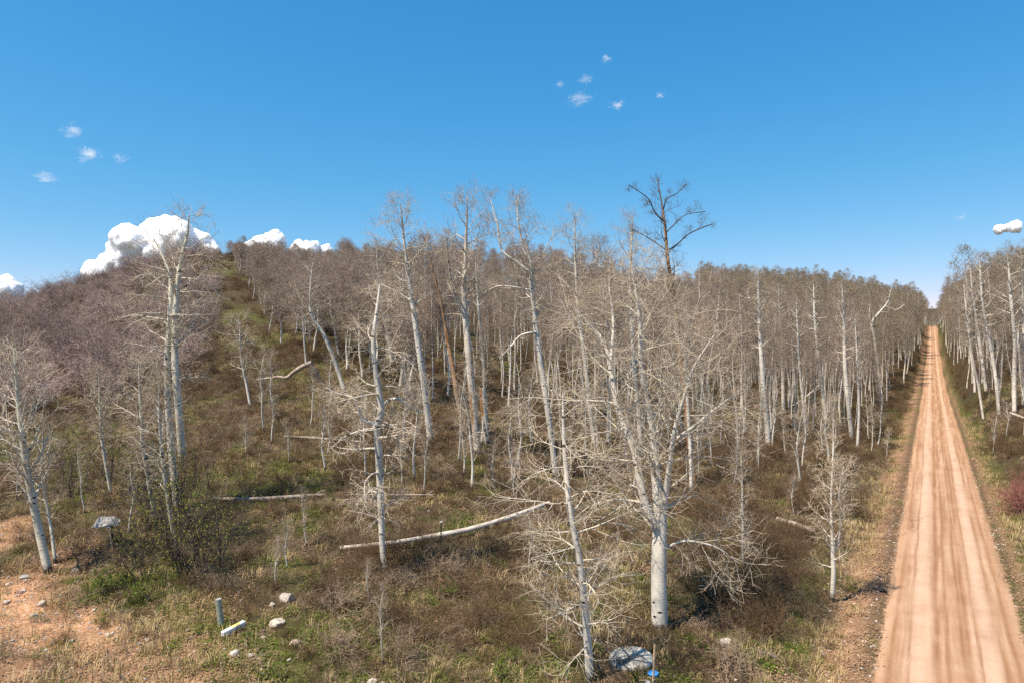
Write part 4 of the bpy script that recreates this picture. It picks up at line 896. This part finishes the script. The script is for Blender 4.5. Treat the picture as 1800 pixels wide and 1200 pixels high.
pk = [stone_mesh(R_(880 + i), [M['rock'], M['rock_pink'], M['rock_grey']][i % 3], 1, .3, .6, 'pebble') for i in range(6)]
put('gravel', 47, 16000, 14, 50, lambda X, Y, di, g, li, d: np.clip(.75 * di + .35 * li + .14 * (X < -5) * (Y < 24) + .05 * (np.abs(d) > 3) + .22 * ((np.abs(d) < 2.8) & (np.abs(d) > 1.7)) + .05 * (np.abs(d) < 1.7), 0, 1), pk, .018, .075, 'small pale stones strewn over bare dirt and verges', 'gravel', pw=1.3, zoff=.01)
tk = [bush_mesh(R_(890 + i), .5, .3, 3, 2, 2, 0, .009, [M['twig_tan'], M['twig_tan']], wig=.25, spread=80, m=.005, up=-.05)[0] for i in range(4)]
put('fallen_twigs', 48, 2600, 15, 55, lambda X, Y, di, g, li, d: offroad(d, 3.4, 3.2) * .55, tk, .6, 1.8, 'pale dead twigs lying scattered on the ground', 'twigs', pw=1.5)

# ------------------------------------------------------------------ rocks one can pick out
def rock(px, py, wpx, hpx, mat, label, i, group='rocks on the left bank'):
    b = at(px, py); s = wpx / 2 * b[1] / F; o = obj('rock', stone_mesh(R_(900 + i), M[mat], 3, .3, .8)); hs = hpx / 2 * b[1] / F
    o.location = (b[0], b[1], b[2] + hs * .45); o.scale = (s * 1.08, s * .9, max(hs * 1.1, s * .45)); o.rotation_euler = (0, 0, i * 1.7); tag(o, label, 'rock', group)
for i, a in enumerate([
    (504, 1056, 25, 24, 'rock', 'largest pale rock, upright and jagged, on left slope'), (487, 1098, 30, 17, 'rock', 'long pale rock below the largest rock'), (412, 1153, 16, 17, 'rock', 'pale blocky rock below the white pipe'),
    (440, 1154, 13, 10, 'rock', 'small white rock right of the blocky one'), (518, 1131, 20, 10, 'rock_pink', 'flat pinkish rock right of the white pipe'), (1277, 1133, 22, 20, 'rock', 'rounded pale boulder in brown brush right of the lid'),
    (508, 1161, 8, 7, 'rock', 'tiny white stone near the bottom, right of blocky rock'), (478, 1064, 11, 9, 'rock', 'small pale stone left of the largest rock'), (583, 1060, 8, 9, 'rock_grey', 'small grey stone in brush right of the largest rock'),
    (43, 1016, 16, 10, 'rock_grey', 'flat grey rock at the foot of the left edge aspen'), (134, 1003, 13, 11, 'rock', 'pale rock right of the left edge aspen\'s foot'), (126, 924, 11, 10, 'rock_grey', 'grey stone left of the sign board'),
    (74, 1063, 14, 12, 'rock', 'white rock on the orange dirt at left'), (60, 1083, 11, 9, 'rock', 'pale stone just below the white rock on dirt'), (127, 1127, 9, 7, 'rock', 'white stone low on the orange dirt'),
    (189, 1118, 10, 8, 'rock', 'white stone at the right end of orange dirt'), (296, 1140, 9, 9, 'rock_pink', 'pinkish stone in grass below the leafing thicket'), (655, 1199, 18, 10, 'rock', 'pale rock cut by the bottom edge'),
    (16, 1028, 15, 9, 'rock_pink', 'pink stone at the far left edge'), (40, 1041, 11, 8, 'rock', 'pale stone on bank under the flat grey rock'), (258, 1125, 8, 6, 'rock', 'small pale stone left of the upright post'),
    (1281, 1097, 13, 8, 'rock_pink', 'dull pink stone upslope of the rounded boulder'), (1312, 1114, 12, 7, 'rock_pink', 'flat pink stone right of the rounded boulder'), (1138, 1199, 14, 6, 'rock_grey', 'grey stone at bottom edge before the blue lid'),
    (165, 1074, 8, 6, 'rock', 'tiny stone mid of the left bank'), (330, 1108, 7, 6, 'rock', 'tiny pale stone left of the white pipe'), (462, 1122, 9, 7, 'rock', 'small pale stone right of the white pipe'), (10, 1060, 12, 9, 'rock', 'pale stone at left edge above the dirt track')]):
    rock(*a, i)

# ------------------------------------------------------------------ fallen logs
def log(label, path, mat, seed, lift=.05, stubs=3, name='fallen_log', raw=None, K=18, cat='log'):
    rng = R_(950 + seed); pts = []
    for q, (px, py, w) in enumerate(path):
        b = at(px, py); r = w / 2 * b[1] / F; l = lift if not isinstance(lift, (list, tuple)) else lift[q]
        pts.append((b[0], b[1], b[2] + r + l, r))
    if raw is not None: pts = raw
    base = np.array(pts[0][:3]); base[2] = h1(base[0], base[1]); r = resample(pts, K); P = r[:, :3] - base; Rr_ = np.maximum(r[:, 3], .01) * (1 + rng.normal(0, .03, K))
    e = empty(name, base); v, q = tubes(P[None], Rr_[None], 12); obj('trunk', Parts().add(v, q).mesh('trunk', [M[mat]]), e)
    for end in (0, -1):
        T = nrm(P[1] - P[0]) * -1 if end == 0 else nrm(P[-1] - P[-2]); U, W_ = frames(T[None]); a = np.arange(12) * math.pi / 6
        ring = P[end] + Rr_[end] * .99 * (np.cos(a)[:, None] * U + np.sin(a)[:, None] * W_) + T * .004; cv = np.concatenate([ring, [P[end] + T * .02]])
        obj('broken_end', mesh_arrays('broken_end', cv, np.array([[i, (i + 1) % 12, 12] for i in range(12)]), M['log_brown'], tri=True), e)
    if stubs:
        p, rr_ = spawn(rng, P[None], Rr_[None], stubs, .2, .95, 65, 12, .5, 5, .04, .25, .3, .012, .008); v, q = tubes(p, rr_, 5); obj('branch_stubs', Parts().add(v, q).mesh('branch_stubs', [M['limb']]), e)
    return tag(e, label, cat, 'fallen logs')
log('long pale fallen aspen log lying across the slope', [(598, 968, 7), (690, 963, 9), (760, 955, 10), (830, 941, 10), (900, 921, 9), (965, 896, 6)], 'log', 1, lift=[.05, .12, .18, .2, .25, .3], stubs=4, K=24)
log('thin fallen log left of the crooked aspen', [(375, 884, 6), (450, 884, 7), (520, 880, 7), (570, 876, 5)], 'log_brown', 2, lift=.12)
log('thin log continuing behind the crooked aspen', [(618, 876, 5), (690, 876, 5), (760, 875, 3)], 'log_brown', 3, lift=.12)
log('thin reddish fallen pole on the upper mid slope', [(500, 773, 4), (550, 776, 5), (600, 780, 4), (640, 782, 3)], 'log_brown', 4, lift=.15)
log('short brown rotting log right of centre, near the road', [(1366, 918, 8), (1400, 930, 10), (1432, 942, 10)], 'log_brown', 5, lift=.08, stubs=0)
log('fallen pale pole at the right edge beside white aspen', [(1776, 732, 4), (1800, 742, 5), (1830, 756, 5)], 'log', 6, lift=.25, stubs=0)
log('thin fallen pole leaning among aspens in the road-side stand', [(1388, 718, 3), (1412, 708, 3), (1440, 690, 2)], 'log', 7, lift=[.1, .5, 1.2], stubs=0)
log('pale fallen stick by the brown brush near road', [(1352, 1036, 5), (1362, 1046, 5)], 'log', 8, lift=.1, stubs=0)
log('short pale log on slope behind the road-side shrubs', [(1395, 800, 4), (1420, 790, 5)], 'log_brown', 9, lift=.1, stubs=0)
log('charred black branch in brown brush right of big aspen', [(1330, 1076, 6), (1352, 1082, 8), (1372, 1094, 6)], 'bark_dark', 10, lift=.06, stubs=2)
log('charred black branch low in brush near bottom right', [(1330, 1150, 7), (1350, 1155, 8), (1368, 1163, 5)], 'bark_dark', 11, lift=.05, stubs=1)
log('dark fallen branch behind the base of the big aspen', [(1095, 1094, 6), (1125, 1098, 7), (1142, 1102, 6)], 'bark_dark', 12, lift=.05, stubs=0)
# snapped tree: standing dark stump with the stem broken over to the left
b = at(566, 676); Y0 = b[1]; w = lambda px, py, r: ((px - 900) / F * Y0, Y0, CAMZ - (py - 600) / F * Y0, r * Y0 / F)
log('dark snapped stump leaning at the edge of the clearing', None or [], 'bark_dark', 13, raw=[(b[0], b[1], b[2] - .3, .24), w(558, 660, 4.5), w(551, 648, 4), w(545, 641, 3.5)], stubs=0, name='snapped_stump', cat='stump')
log('bent stem broken from the dark stump, propped above the grass', [], 'log_brown', 14, raw=[w(548, 637, 4), w(530, 645, 4), w(515, 655, 3.5), w(503, 664, 3), w(490, 662, 2.6), w(475, 664, 2), w(450, 667, 1.2)], stubs=3)
b = at(1262, 1062); Y0 = b[1]
log('charred grey stump with roots behind big aspen, left of thicket', [], 'bark_dark', 15, raw=[(b[0], b[1], b[2] - .1, .17), w(1255, 1045, 8), w(1246, 1030, 6), w(1236, 1018, 3)], stubs=5, name='charred_stump', cat='stump')

# ------------------------------------------------------------------ posts, pipe, board, lids, scrap
def prism(outline, z0, z1, mats, name, bevel=0.0):
    import bmesh
    bm = bmesh.new(); f = bm.faces.new([bm.verts.new((x, y, z0)) for x, y in outline]); r = bmesh.ops.extrude_face_region(bm, geom=[f])
    bmesh.ops.translate(bm, vec=(0, 0, z1 - z0), verts=[g for g in r['geom'] if isinstance(g, bmesh.types.BMVert)])
    if bevel: bmesh.ops.bevel(bm, geom=list(bm.edges), offset=bevel, segments=2, affect='EDGES', clamp_overlap=True)
    bmesh.ops.recalc_face_normals(bm, faces=bm.faces); me = bpy.data.meshes.new(name); bm.to_mesh(me); bm.free(); me.materials.append(mats); return me
def circle(r, n, sx=1, sy=1): return [(r * sx * math.cos(i * 2 * math.pi / n), r * sy * math.sin(i * 2 * math.pi / n)) for i in range(n)]
def rect(w_, d_): return [(-w_ / 2, -d_ / 2), (w_ / 2, -d_ / 2), (w_ / 2, d_ / 2), (-w_ / 2, d_ / 2)]
def lathe(prof, n, mat, name):
    pts = np.array(prof); a = np.arange(n) * 2 * math.pi / n; Vv = np.stack([pts[:, 0][:, None] * np.cos(a), pts[:, 0][:, None] * np.sin(a), np.broadcast_to(pts[:, 1][:, None], (len(pts), n))], -1).reshape(-1, 3)
    k = np.arange(len(pts) - 1)[:, None] * n; j = np.arange(n)[None]; j2 = (j + 1) % n
    return mesh_arrays(name, Vv, np.stack([k + j, k + j2, k + n + j2, k + n + j], -1).reshape(-1, 4), mat)
def plain(name, a, b_, rough=.7, sc_=6.0, spec=.3):
    t = NT(name, rough, spec); n_ = t.noise(t.coords(), sc_, 5, .65); t.color(t.mix(t.bw(n_, .35, .65), a, b_)).bump(n_, .2, .01); return t.m
m_wood = plain('stake_wood', (.62, .44, .28), (.48, .32, .19), .8, 20); m_green = plain('weathered_green_post', (.36, .37, .29), (.20, .21, .16), .7, 9)
m_white = plain('white_vinyl', (.80, .82, .82), (.70, .72, .72), .45, 4); m_yel = plain('yellow_sticker', (.80, .66, .16), (.74, .60, .14), .5, 4)
m_steel = plain('dark_steel', (.035, .03, .028), (.06, .045, .04), .6, 20); m_lid = plain('grey_fibreglass_lid', (.44, .43, .39), (.38, .37, .335), .9, 3)
m_conc = plain('grey_riser', (.22, .21, .20), (.30, .29, .27), .85, 8); m_blue = plain('blue_plastic_lid', (.03, .20, .62), (.05, .26, .70), .4, 6)
m_board = plain('weathered_grey_board', (.30, .285, .265), (.20, .19, .18), .8, 8); m_red = plain('red_reflector', (.60, .02, .03), (.5, .02, .02), .3, 3); m_rub = plain('black_rubber', (.022, .022, .024), (.04, .04, .043), .6, 12)
# upright post
b = at(389, 1099); e = empty('wooden_post', b); e.rotation_euler = (0.02, -.10, .3)
obj('shaft', prism(circle(.105, 14), -.35, .90, m_green, 'shaft', .012), e); obj('top_cap', prism(circle(.111, 14), .902, .93, m_board, 'top_cap', .01), e)
tag(e, 'short weathered green-grey post standing upright by the leafing thicket', 'post')
# white square pipe with yellow sticker
p0 = at(391, 1122); p1 = at(428, 1102); dv = p1 - p0; Lp = float(np.linalg.norm(dv)); e = empty('white_post', p0 + np.array([0, 0, .13])); e.rotation_euler = (0, math.acos(dv[2] / Lp), math.atan2(dv[1], dv[0]))
obj('shaft', prism(rect(.17, .17), 0, Lp, m_white, 'shaft', .012), e); obj('sticker', prism(rect(.005, .12), Lp * .45, Lp * .85, m_yel, 'sticker'), e, (-.0885, 0, 0)); obj('end_cap', prism(rect(.176, .176), Lp + .002, Lp + .03, m_white, 'end_cap', .008), e)
tag(e, 'white square plastic post lying on the ground, yellow sticker near its upper end', 'post')
# steel T post
b = at(775, 965); e = empty('steel_fence_post', b); e.rotation_euler = (0, .02, .5); hgt = 47 / F * b[1]
obj('shaft', prism([(-.03, .02), (-.03, .012), (-.006, .012), (-.006, -.04), (.006, -.04), (.006, .012), (.03, .012), (.03, .02)], -.35, hgt, m_steel, 'shaft'), e); obj('top_cap', prism(rect(.066, .07), hgt + .002, hgt + .05, m_white, 'top_cap'), e, (0, -.008, 0))
for q in range(9): obj('stud', prism(rect(.02, .014), .12 + q * .1, .14 + q * .1, m_steel, 'stud'), e, (0, .027, 0))
tag(e, 'thin dark steel fence post in front of the pale log', 'post')
# board on a post with a marker stake
b = at(198, 962); Y0 = b[1]; sc1 = Y0 / F; e = empty('sign_board', b); e.rotation_euler = (0, -.05, .12); zt = 42 * sc1
obj('post', prism(rect(.11, .09), -.3, zt + .1, m_steel, 'post', .01), e, (-.05, .1, 0))
bd = obj('board', prism([(-.54, -.26), (.52, -.3), (.56, -.02), (.2, .24), (-.42, .30), (-.46, .1)], -.018, .018, m_board, 'board', .004), e, (-.16, 0, zt + .12)); bd.rotation_euler = (math.radians(38), math.radians(-3), 0)
obj('brace', prism(rect(.07, .05), zt - .05, zt + .12, m_board, 'brace', .006), e, (.12, .09, 0))
tag(e, 'weathered grey slanted sign board on dark post among leafing shrubs', 'sign')
b2 = at(198, 966); e = empty('marker_stake', b2); e.rotation_euler = (0, -.16, .1); hs = 40 * b2[1] / F
obj('shaft', prism(rect(.055, .035), -.2, hs, m_wood, 'shaft', .004), e)
rd = obj('reflector_plate', prism(circle(.085, 18, 1, 1.1), 0, .006, m_white, 'reflector_plate'), e, (0, -.02, hs - .05)); rd.rotation_euler = (math.radians(90), 0, 0)
rc = obj('reflector', prism(circle(.052, 16), .007, .016, m_red, 'reflector', .002), rd)
tag(e, 'thin pale stake with round red and white marker under the sign board', 'stake')
# big grey lid
b = at(1112, 1172); Y0 = b[1]; rl = 39 * Y0 / F; e = empty('tank_lid', b + np.array([0, .25, 0])); e.rotation_euler = (.03, -.06, .3)
obj('riser', lathe([(rl * .86, -.4), (rl * .86, .12), (rl * .8, .13)], 40, m_conc, 'riser'), e)
lp = [(0, .265), (rl * .3, .26), (rl * .6, .245), (rl * .85, .225), (rl * .93, .218), (rl * .975, .205), (rl, .18), (rl * 1.0, .10), (rl * .97, .085), (rl * .8, .085)]
obj('cover', lathe(lp, 56, m_lid, 'cover'), e); obj('rim', lathe([(rl * .935, .214), (rl * .945, .232), (rl * .965, .230), (rl * .975, .21)], 56, m_lid, 'rim'), e)
for q in range(6):
    a = q * math.pi / 3 + .4; obj('bolt', prism(circle(.022, 8), .222, .245, m_conc, 'bolt'), e, (rl * .88 * math.cos(a), rl * .88 * math.sin(a), 0))
tag(e, 'large round pale grey tank lid at the foot of the big aspen', 'lid')
# blue lid on its riser
b = at(1148, 1190); Y0 = b[1]; rb = 9.6 * Y0 / F; e = empty('valve_cover', b); 
obj('riser', lathe([(rb * .85, -.3), (rb * .85, .10), (rb * .7, .105)], 28, m_conc, 'riser'), e)
obj('cover', lathe([(0, .155), (rb * .5, .155), (rb * .55, .143), (rb * .66, .143), (rb * .7, .155), (rb * .95, .15), (rb, .14), (rb, .105), (rb * .8, .10)], 36, m_blue, 'cover'), e); obj('knob', lathe([(0, .185), (.03, .18), (.035, .157)], 14, m_blue, 'knob'), e)
tag(e, 'small round bright blue valve cover beside the big grey lid', 'lid')
b = at(1148, 1204); e = empty('wooden_stake', b); e.rotation_euler = (.03, .03, .4); hs = 71 * b[1] / F
obj('shaft', prism(rect(.05, .05), -.15, hs, m_wood, 'shaft', .004), e); obj('point', prism(rect(.034, .034), hs + .001, hs + .03, m_wood, 'point', .004), e); tag(e, 'thin wooden stake standing just before the small blue cover', 'stake')
# black scrap by the road
b = at(1549, 1040); e = empty('rubber_scrap', b); n_ = 14; a = np.linspace(-1.1, 1.0, n_); wv = .10 + .03 * np.sin(a * 3)
cx_ = np.c_[a * .22, .05 * np.sin(a * 2), .05 + .10 * np.cos(a * 1.2) * (a < .5)]; V_ = np.concatenate([cx_ + np.c_[0 * a, wv, .02 * np.cos(a * 4)], cx_ - np.c_[0 * a, wv, 0 * a], cx_ + np.c_[0 * a, wv, .02 * np.cos(a * 4) + .03], cx_ - np.c_[0 * a, wv, 0 * a - .03]])
k = np.arange(n_ - 1)[:, None]; obj('tread', mesh_arrays('tread', V_, np.concatenate([k + np.array([[0, n_, n_ + 1, 1]]), k + 2 * n_ + np.array([[0, 1, n_ + 1, n_]]), k + np.array([[0, 1, 2 * n_ + 1, 2 * n_]]), k + n_ + np.array([[0, 2 * n_, 2 * n_ + 1, 1]])]), m_rub), e)
e.rotation_euler = (0, 0, -.25); tag(e, 'small black scrap lying on the left verge of the road', 'scrap')

# ------------------------------------------------------------------ clouds
t = NT('cumulus_white', 1.0, 0.0); t.color((.98, .98, .98)); M['cloud'] = t.m
t.b.inputs['Subsurface Weight'].default_value = 1.0; t.b.inputs['Subsurface Radius'].default_value = (1, 1, 1); t.b.inputs['Subsurface Scale'].default_value = 28.0
def cumulus(label, lobes, seed, D=2600.0):
    """lobes (px, py, radius px): a heap of billows with smaller billows on them"""
    import bmesh
    rng = R_(seed); cen = np.array([((px - 900) / F * D, D + rng.normal(0, 40), CAMZ - (py - 600) / F * D) for px, py, r in lobes]); rad = np.array([r for *_, r in lobes]) / F * D
    bm = bmesh.new(); base = cen.mean(0)
    def ball(c, r, sub):
        m_ = bmesh.ops.create_icosphere(bm, subdivisions=sub, radius=r)
        for v in m_['verts']:
            d_ = np.array(v.co); q_ = d_ / r
            d_ = d_ * (1 + .10 * math.sin(7 * q_[0] + c[0]) * math.sin(8 * q_[2] + c[2]) + .06 * math.sin(17 * q_[0] + c[2]) * math.sin(15 * q_[1]) * math.sin(16 * q_[2] + c[0]))
            v.co = d_ + c - base
    for c, r in zip(cen, rad):
        ball(c, r, 3)
        for _ in range(16):
            d_ = nrm(rng.normal(0, 1, 3)); d_[1] = -abs(d_[1]) * .6; d_[2] = d_[2] * .8 + .25; r2 = r * rng.uniform(.18, .38); ball(c + nrm(d_) * r * .88, r2, 2)
    me = bpy.data.meshes.new('cumulus'); bm.to_mesh(me); bm.free(); me.materials.append(M['cloud'])
    me.polygons.foreach_set('use_smooth', np.ones(len(me.polygons), bool))
    o = obj('cloud', me); o.location = base
    md = o.modifiers.new('merge', 'REMESH'); md.mode = 'VOXEL'; md.voxel_size = float(rad.max()) * .075
    md = o.modifiers.new('soften', 'SMOOTH'); md.iterations = 8; md.factor = .5
    tx = bpy.data.textures.new('billow', 'CLOUDS'); tx.noise_scale = float(rad.mean()) * .55; tx.noise_depth = 3
    md = o.modifiers.new('billow', 'DISPLACE'); md.texture = tx; md.texture_coords = 'LOCAL'; md.strength = float(rad.mean()) * .16; md.mid_level = .45
    return tag(o, label, 'cloud', 'clouds')
cumulus('large white cumulus cloud behind the left hilltop', [(165, 480, 22), (190, 462, 24), (215, 440, 26), (240, 425, 27), (265, 415, 30), (290, 412, 31), (315, 418, 32), (340, 432, 30), (362, 445, 22), (290, 450, 40), (230, 465, 36)], 1)
cumulus('white cloud peeping over the ridge right of the large cumulus', [(445, 438, 15), (462, 433, 17), (482, 427, 17), (500, 432, 18), (518, 436, 17), (536, 438, 16), (552, 440, 15), (568, 443, 14)], 2)
cumulus('white cloud at the far left edge above the ridge', [(-15, 510, 26), (5, 500, 16), (-30, 520, 30), (15, 510, 10)], 3)
cumulus('flat white cloud at the right edge above the wood', [(1756, 404, 5), (1766, 402, 7), (1778, 399, 9), (1792, 397, 11), (1806, 396, 12), (1822, 398, 12)], 4)
def wisp(label, px, py, w_, h_, dens, seed, D=2600.0):
    import bmesh
    bm = bmesh.new(); bmesh.ops.create_icosphere(bm, subdivisions=2, radius=1.0); me = bpy.data.meshes.new('wisp'); bm.to_mesh(me); bm.free()
    m = bpy.data.materials.new('wisp_vapour'); m.use_nodes = True; nt = m.node_tree; nt.nodes.clear()
    out = nt.nodes.new('ShaderNodeOutputMaterial'); pv = nt.nodes.new('ShaderNodeVolumePrincipled'); pv.inputs['Color'].default_value = (1, 1, 1, 1); pv.inputs['Anisotropy'].default_value = 0.0
    tc = nt.nodes.new('ShaderNodeTexCoord'); mp = nt.nodes.new('ShaderNodeMapping'); mp.inputs['Location'].default_value = (seed * 3.7, seed * 1.3, seed * 2.9); mp.inputs['Scale'].default_value = (1.1, 1.0, 1.5)
    nz = nt.nodes.new('ShaderNodeTexNoise'); nz.inputs['Scale'].default_value = 1.7; nz.inputs['Detail'].default_value = 4; nz.inputs['Roughness'].default_value = .55; nz.inputs['Distortion'].default_value = .7
    ln = nt.nodes.new('ShaderNodeVectorMath'); ln.operation = 'LENGTH'
    a1 = nt.nodes.new('ShaderNodeMath'); a1.operation = 'SUBTRACT'; a2 = nt.nodes.new('ShaderNodeMath'); a2.operation = 'MULTIPLY_ADD'; a2.inputs[1].default_value = .42; a2.inputs[2].default_value = .30
    a3 = nt.nodes.new('ShaderNodeMath'); a3.operation = 'MULTIPLY'; a3.use_clamp = False; r_ = w_ / 2 / F * D; a3.inputs[1].default_value = dens * 5.5 / r_
    mx = nt.nodes.new('ShaderNodeMath'); mx.operation = 'MAXIMUM'; mx.inputs[1].default_value = 0.0
    L = nt.links.new; L(tc.outputs['Object'], mp.inputs[0]); L(mp.outputs[0], nz.inputs['Vector']); L(tc.outputs['Object'], ln.inputs[0]); L(ln.outputs['Value'], a2.inputs[0])
    L(nz.outputs['Fac'], a1.inputs[0]); L(a2.outputs[0], a1.inputs[1]); L(a1.outputs[0], mx.inputs[0]); L(mx.outputs[0], a3.inputs[0]); L(a3.outputs[0], pv.inputs['Density']); L(pv.outputs[0], out.inputs['Volume'])
    me.materials.append(m); o = obj('cloud', me); o.location = ((px - 900) / F * D, D, CAMZ - (py - 600) / F * D); o.scale = (r_, r_ * .8, h_ / 2 / F * D); o.rotation_euler = (0, -.1, 0)
    return tag(o, label, 'cloud', 'clouds')
for i, a in enumerate([('brightest small cloud puff high at left', 157, 272, 62, 40, 1.6), ('faint wispy cloud above the bright puff at left', 125, 230, 60, 46, .8), ('faint slanting wisp low at far left', 82, 313, 70, 34, .7), ('faint wisp right of the bright puff at left', 212, 278, 50, 30, .5),
    ('brighter flat wisp in the middle of the sky', 1020, 175, 80, 34, 1.3), ('small cloud puff right of the flat wisp', 1084, 186, 46, 28, 1.2), ('tiny cloud fleck right of the small puff', 1160, 168, 28, 20, .9), ('faint wisp above the flat wisp', 1030, 140, 50, 26, .7), ('highest faint wisp in mid sky', 1066, 104, 40, 26, .7),
    ('tiny fleck left of the flat wisp', 984, 148, 24, 18, .7), ('faint puff left of the cloud at right edge', 1692, 381, 44, 26, .5)]):
    wisp(*a, i + 1)
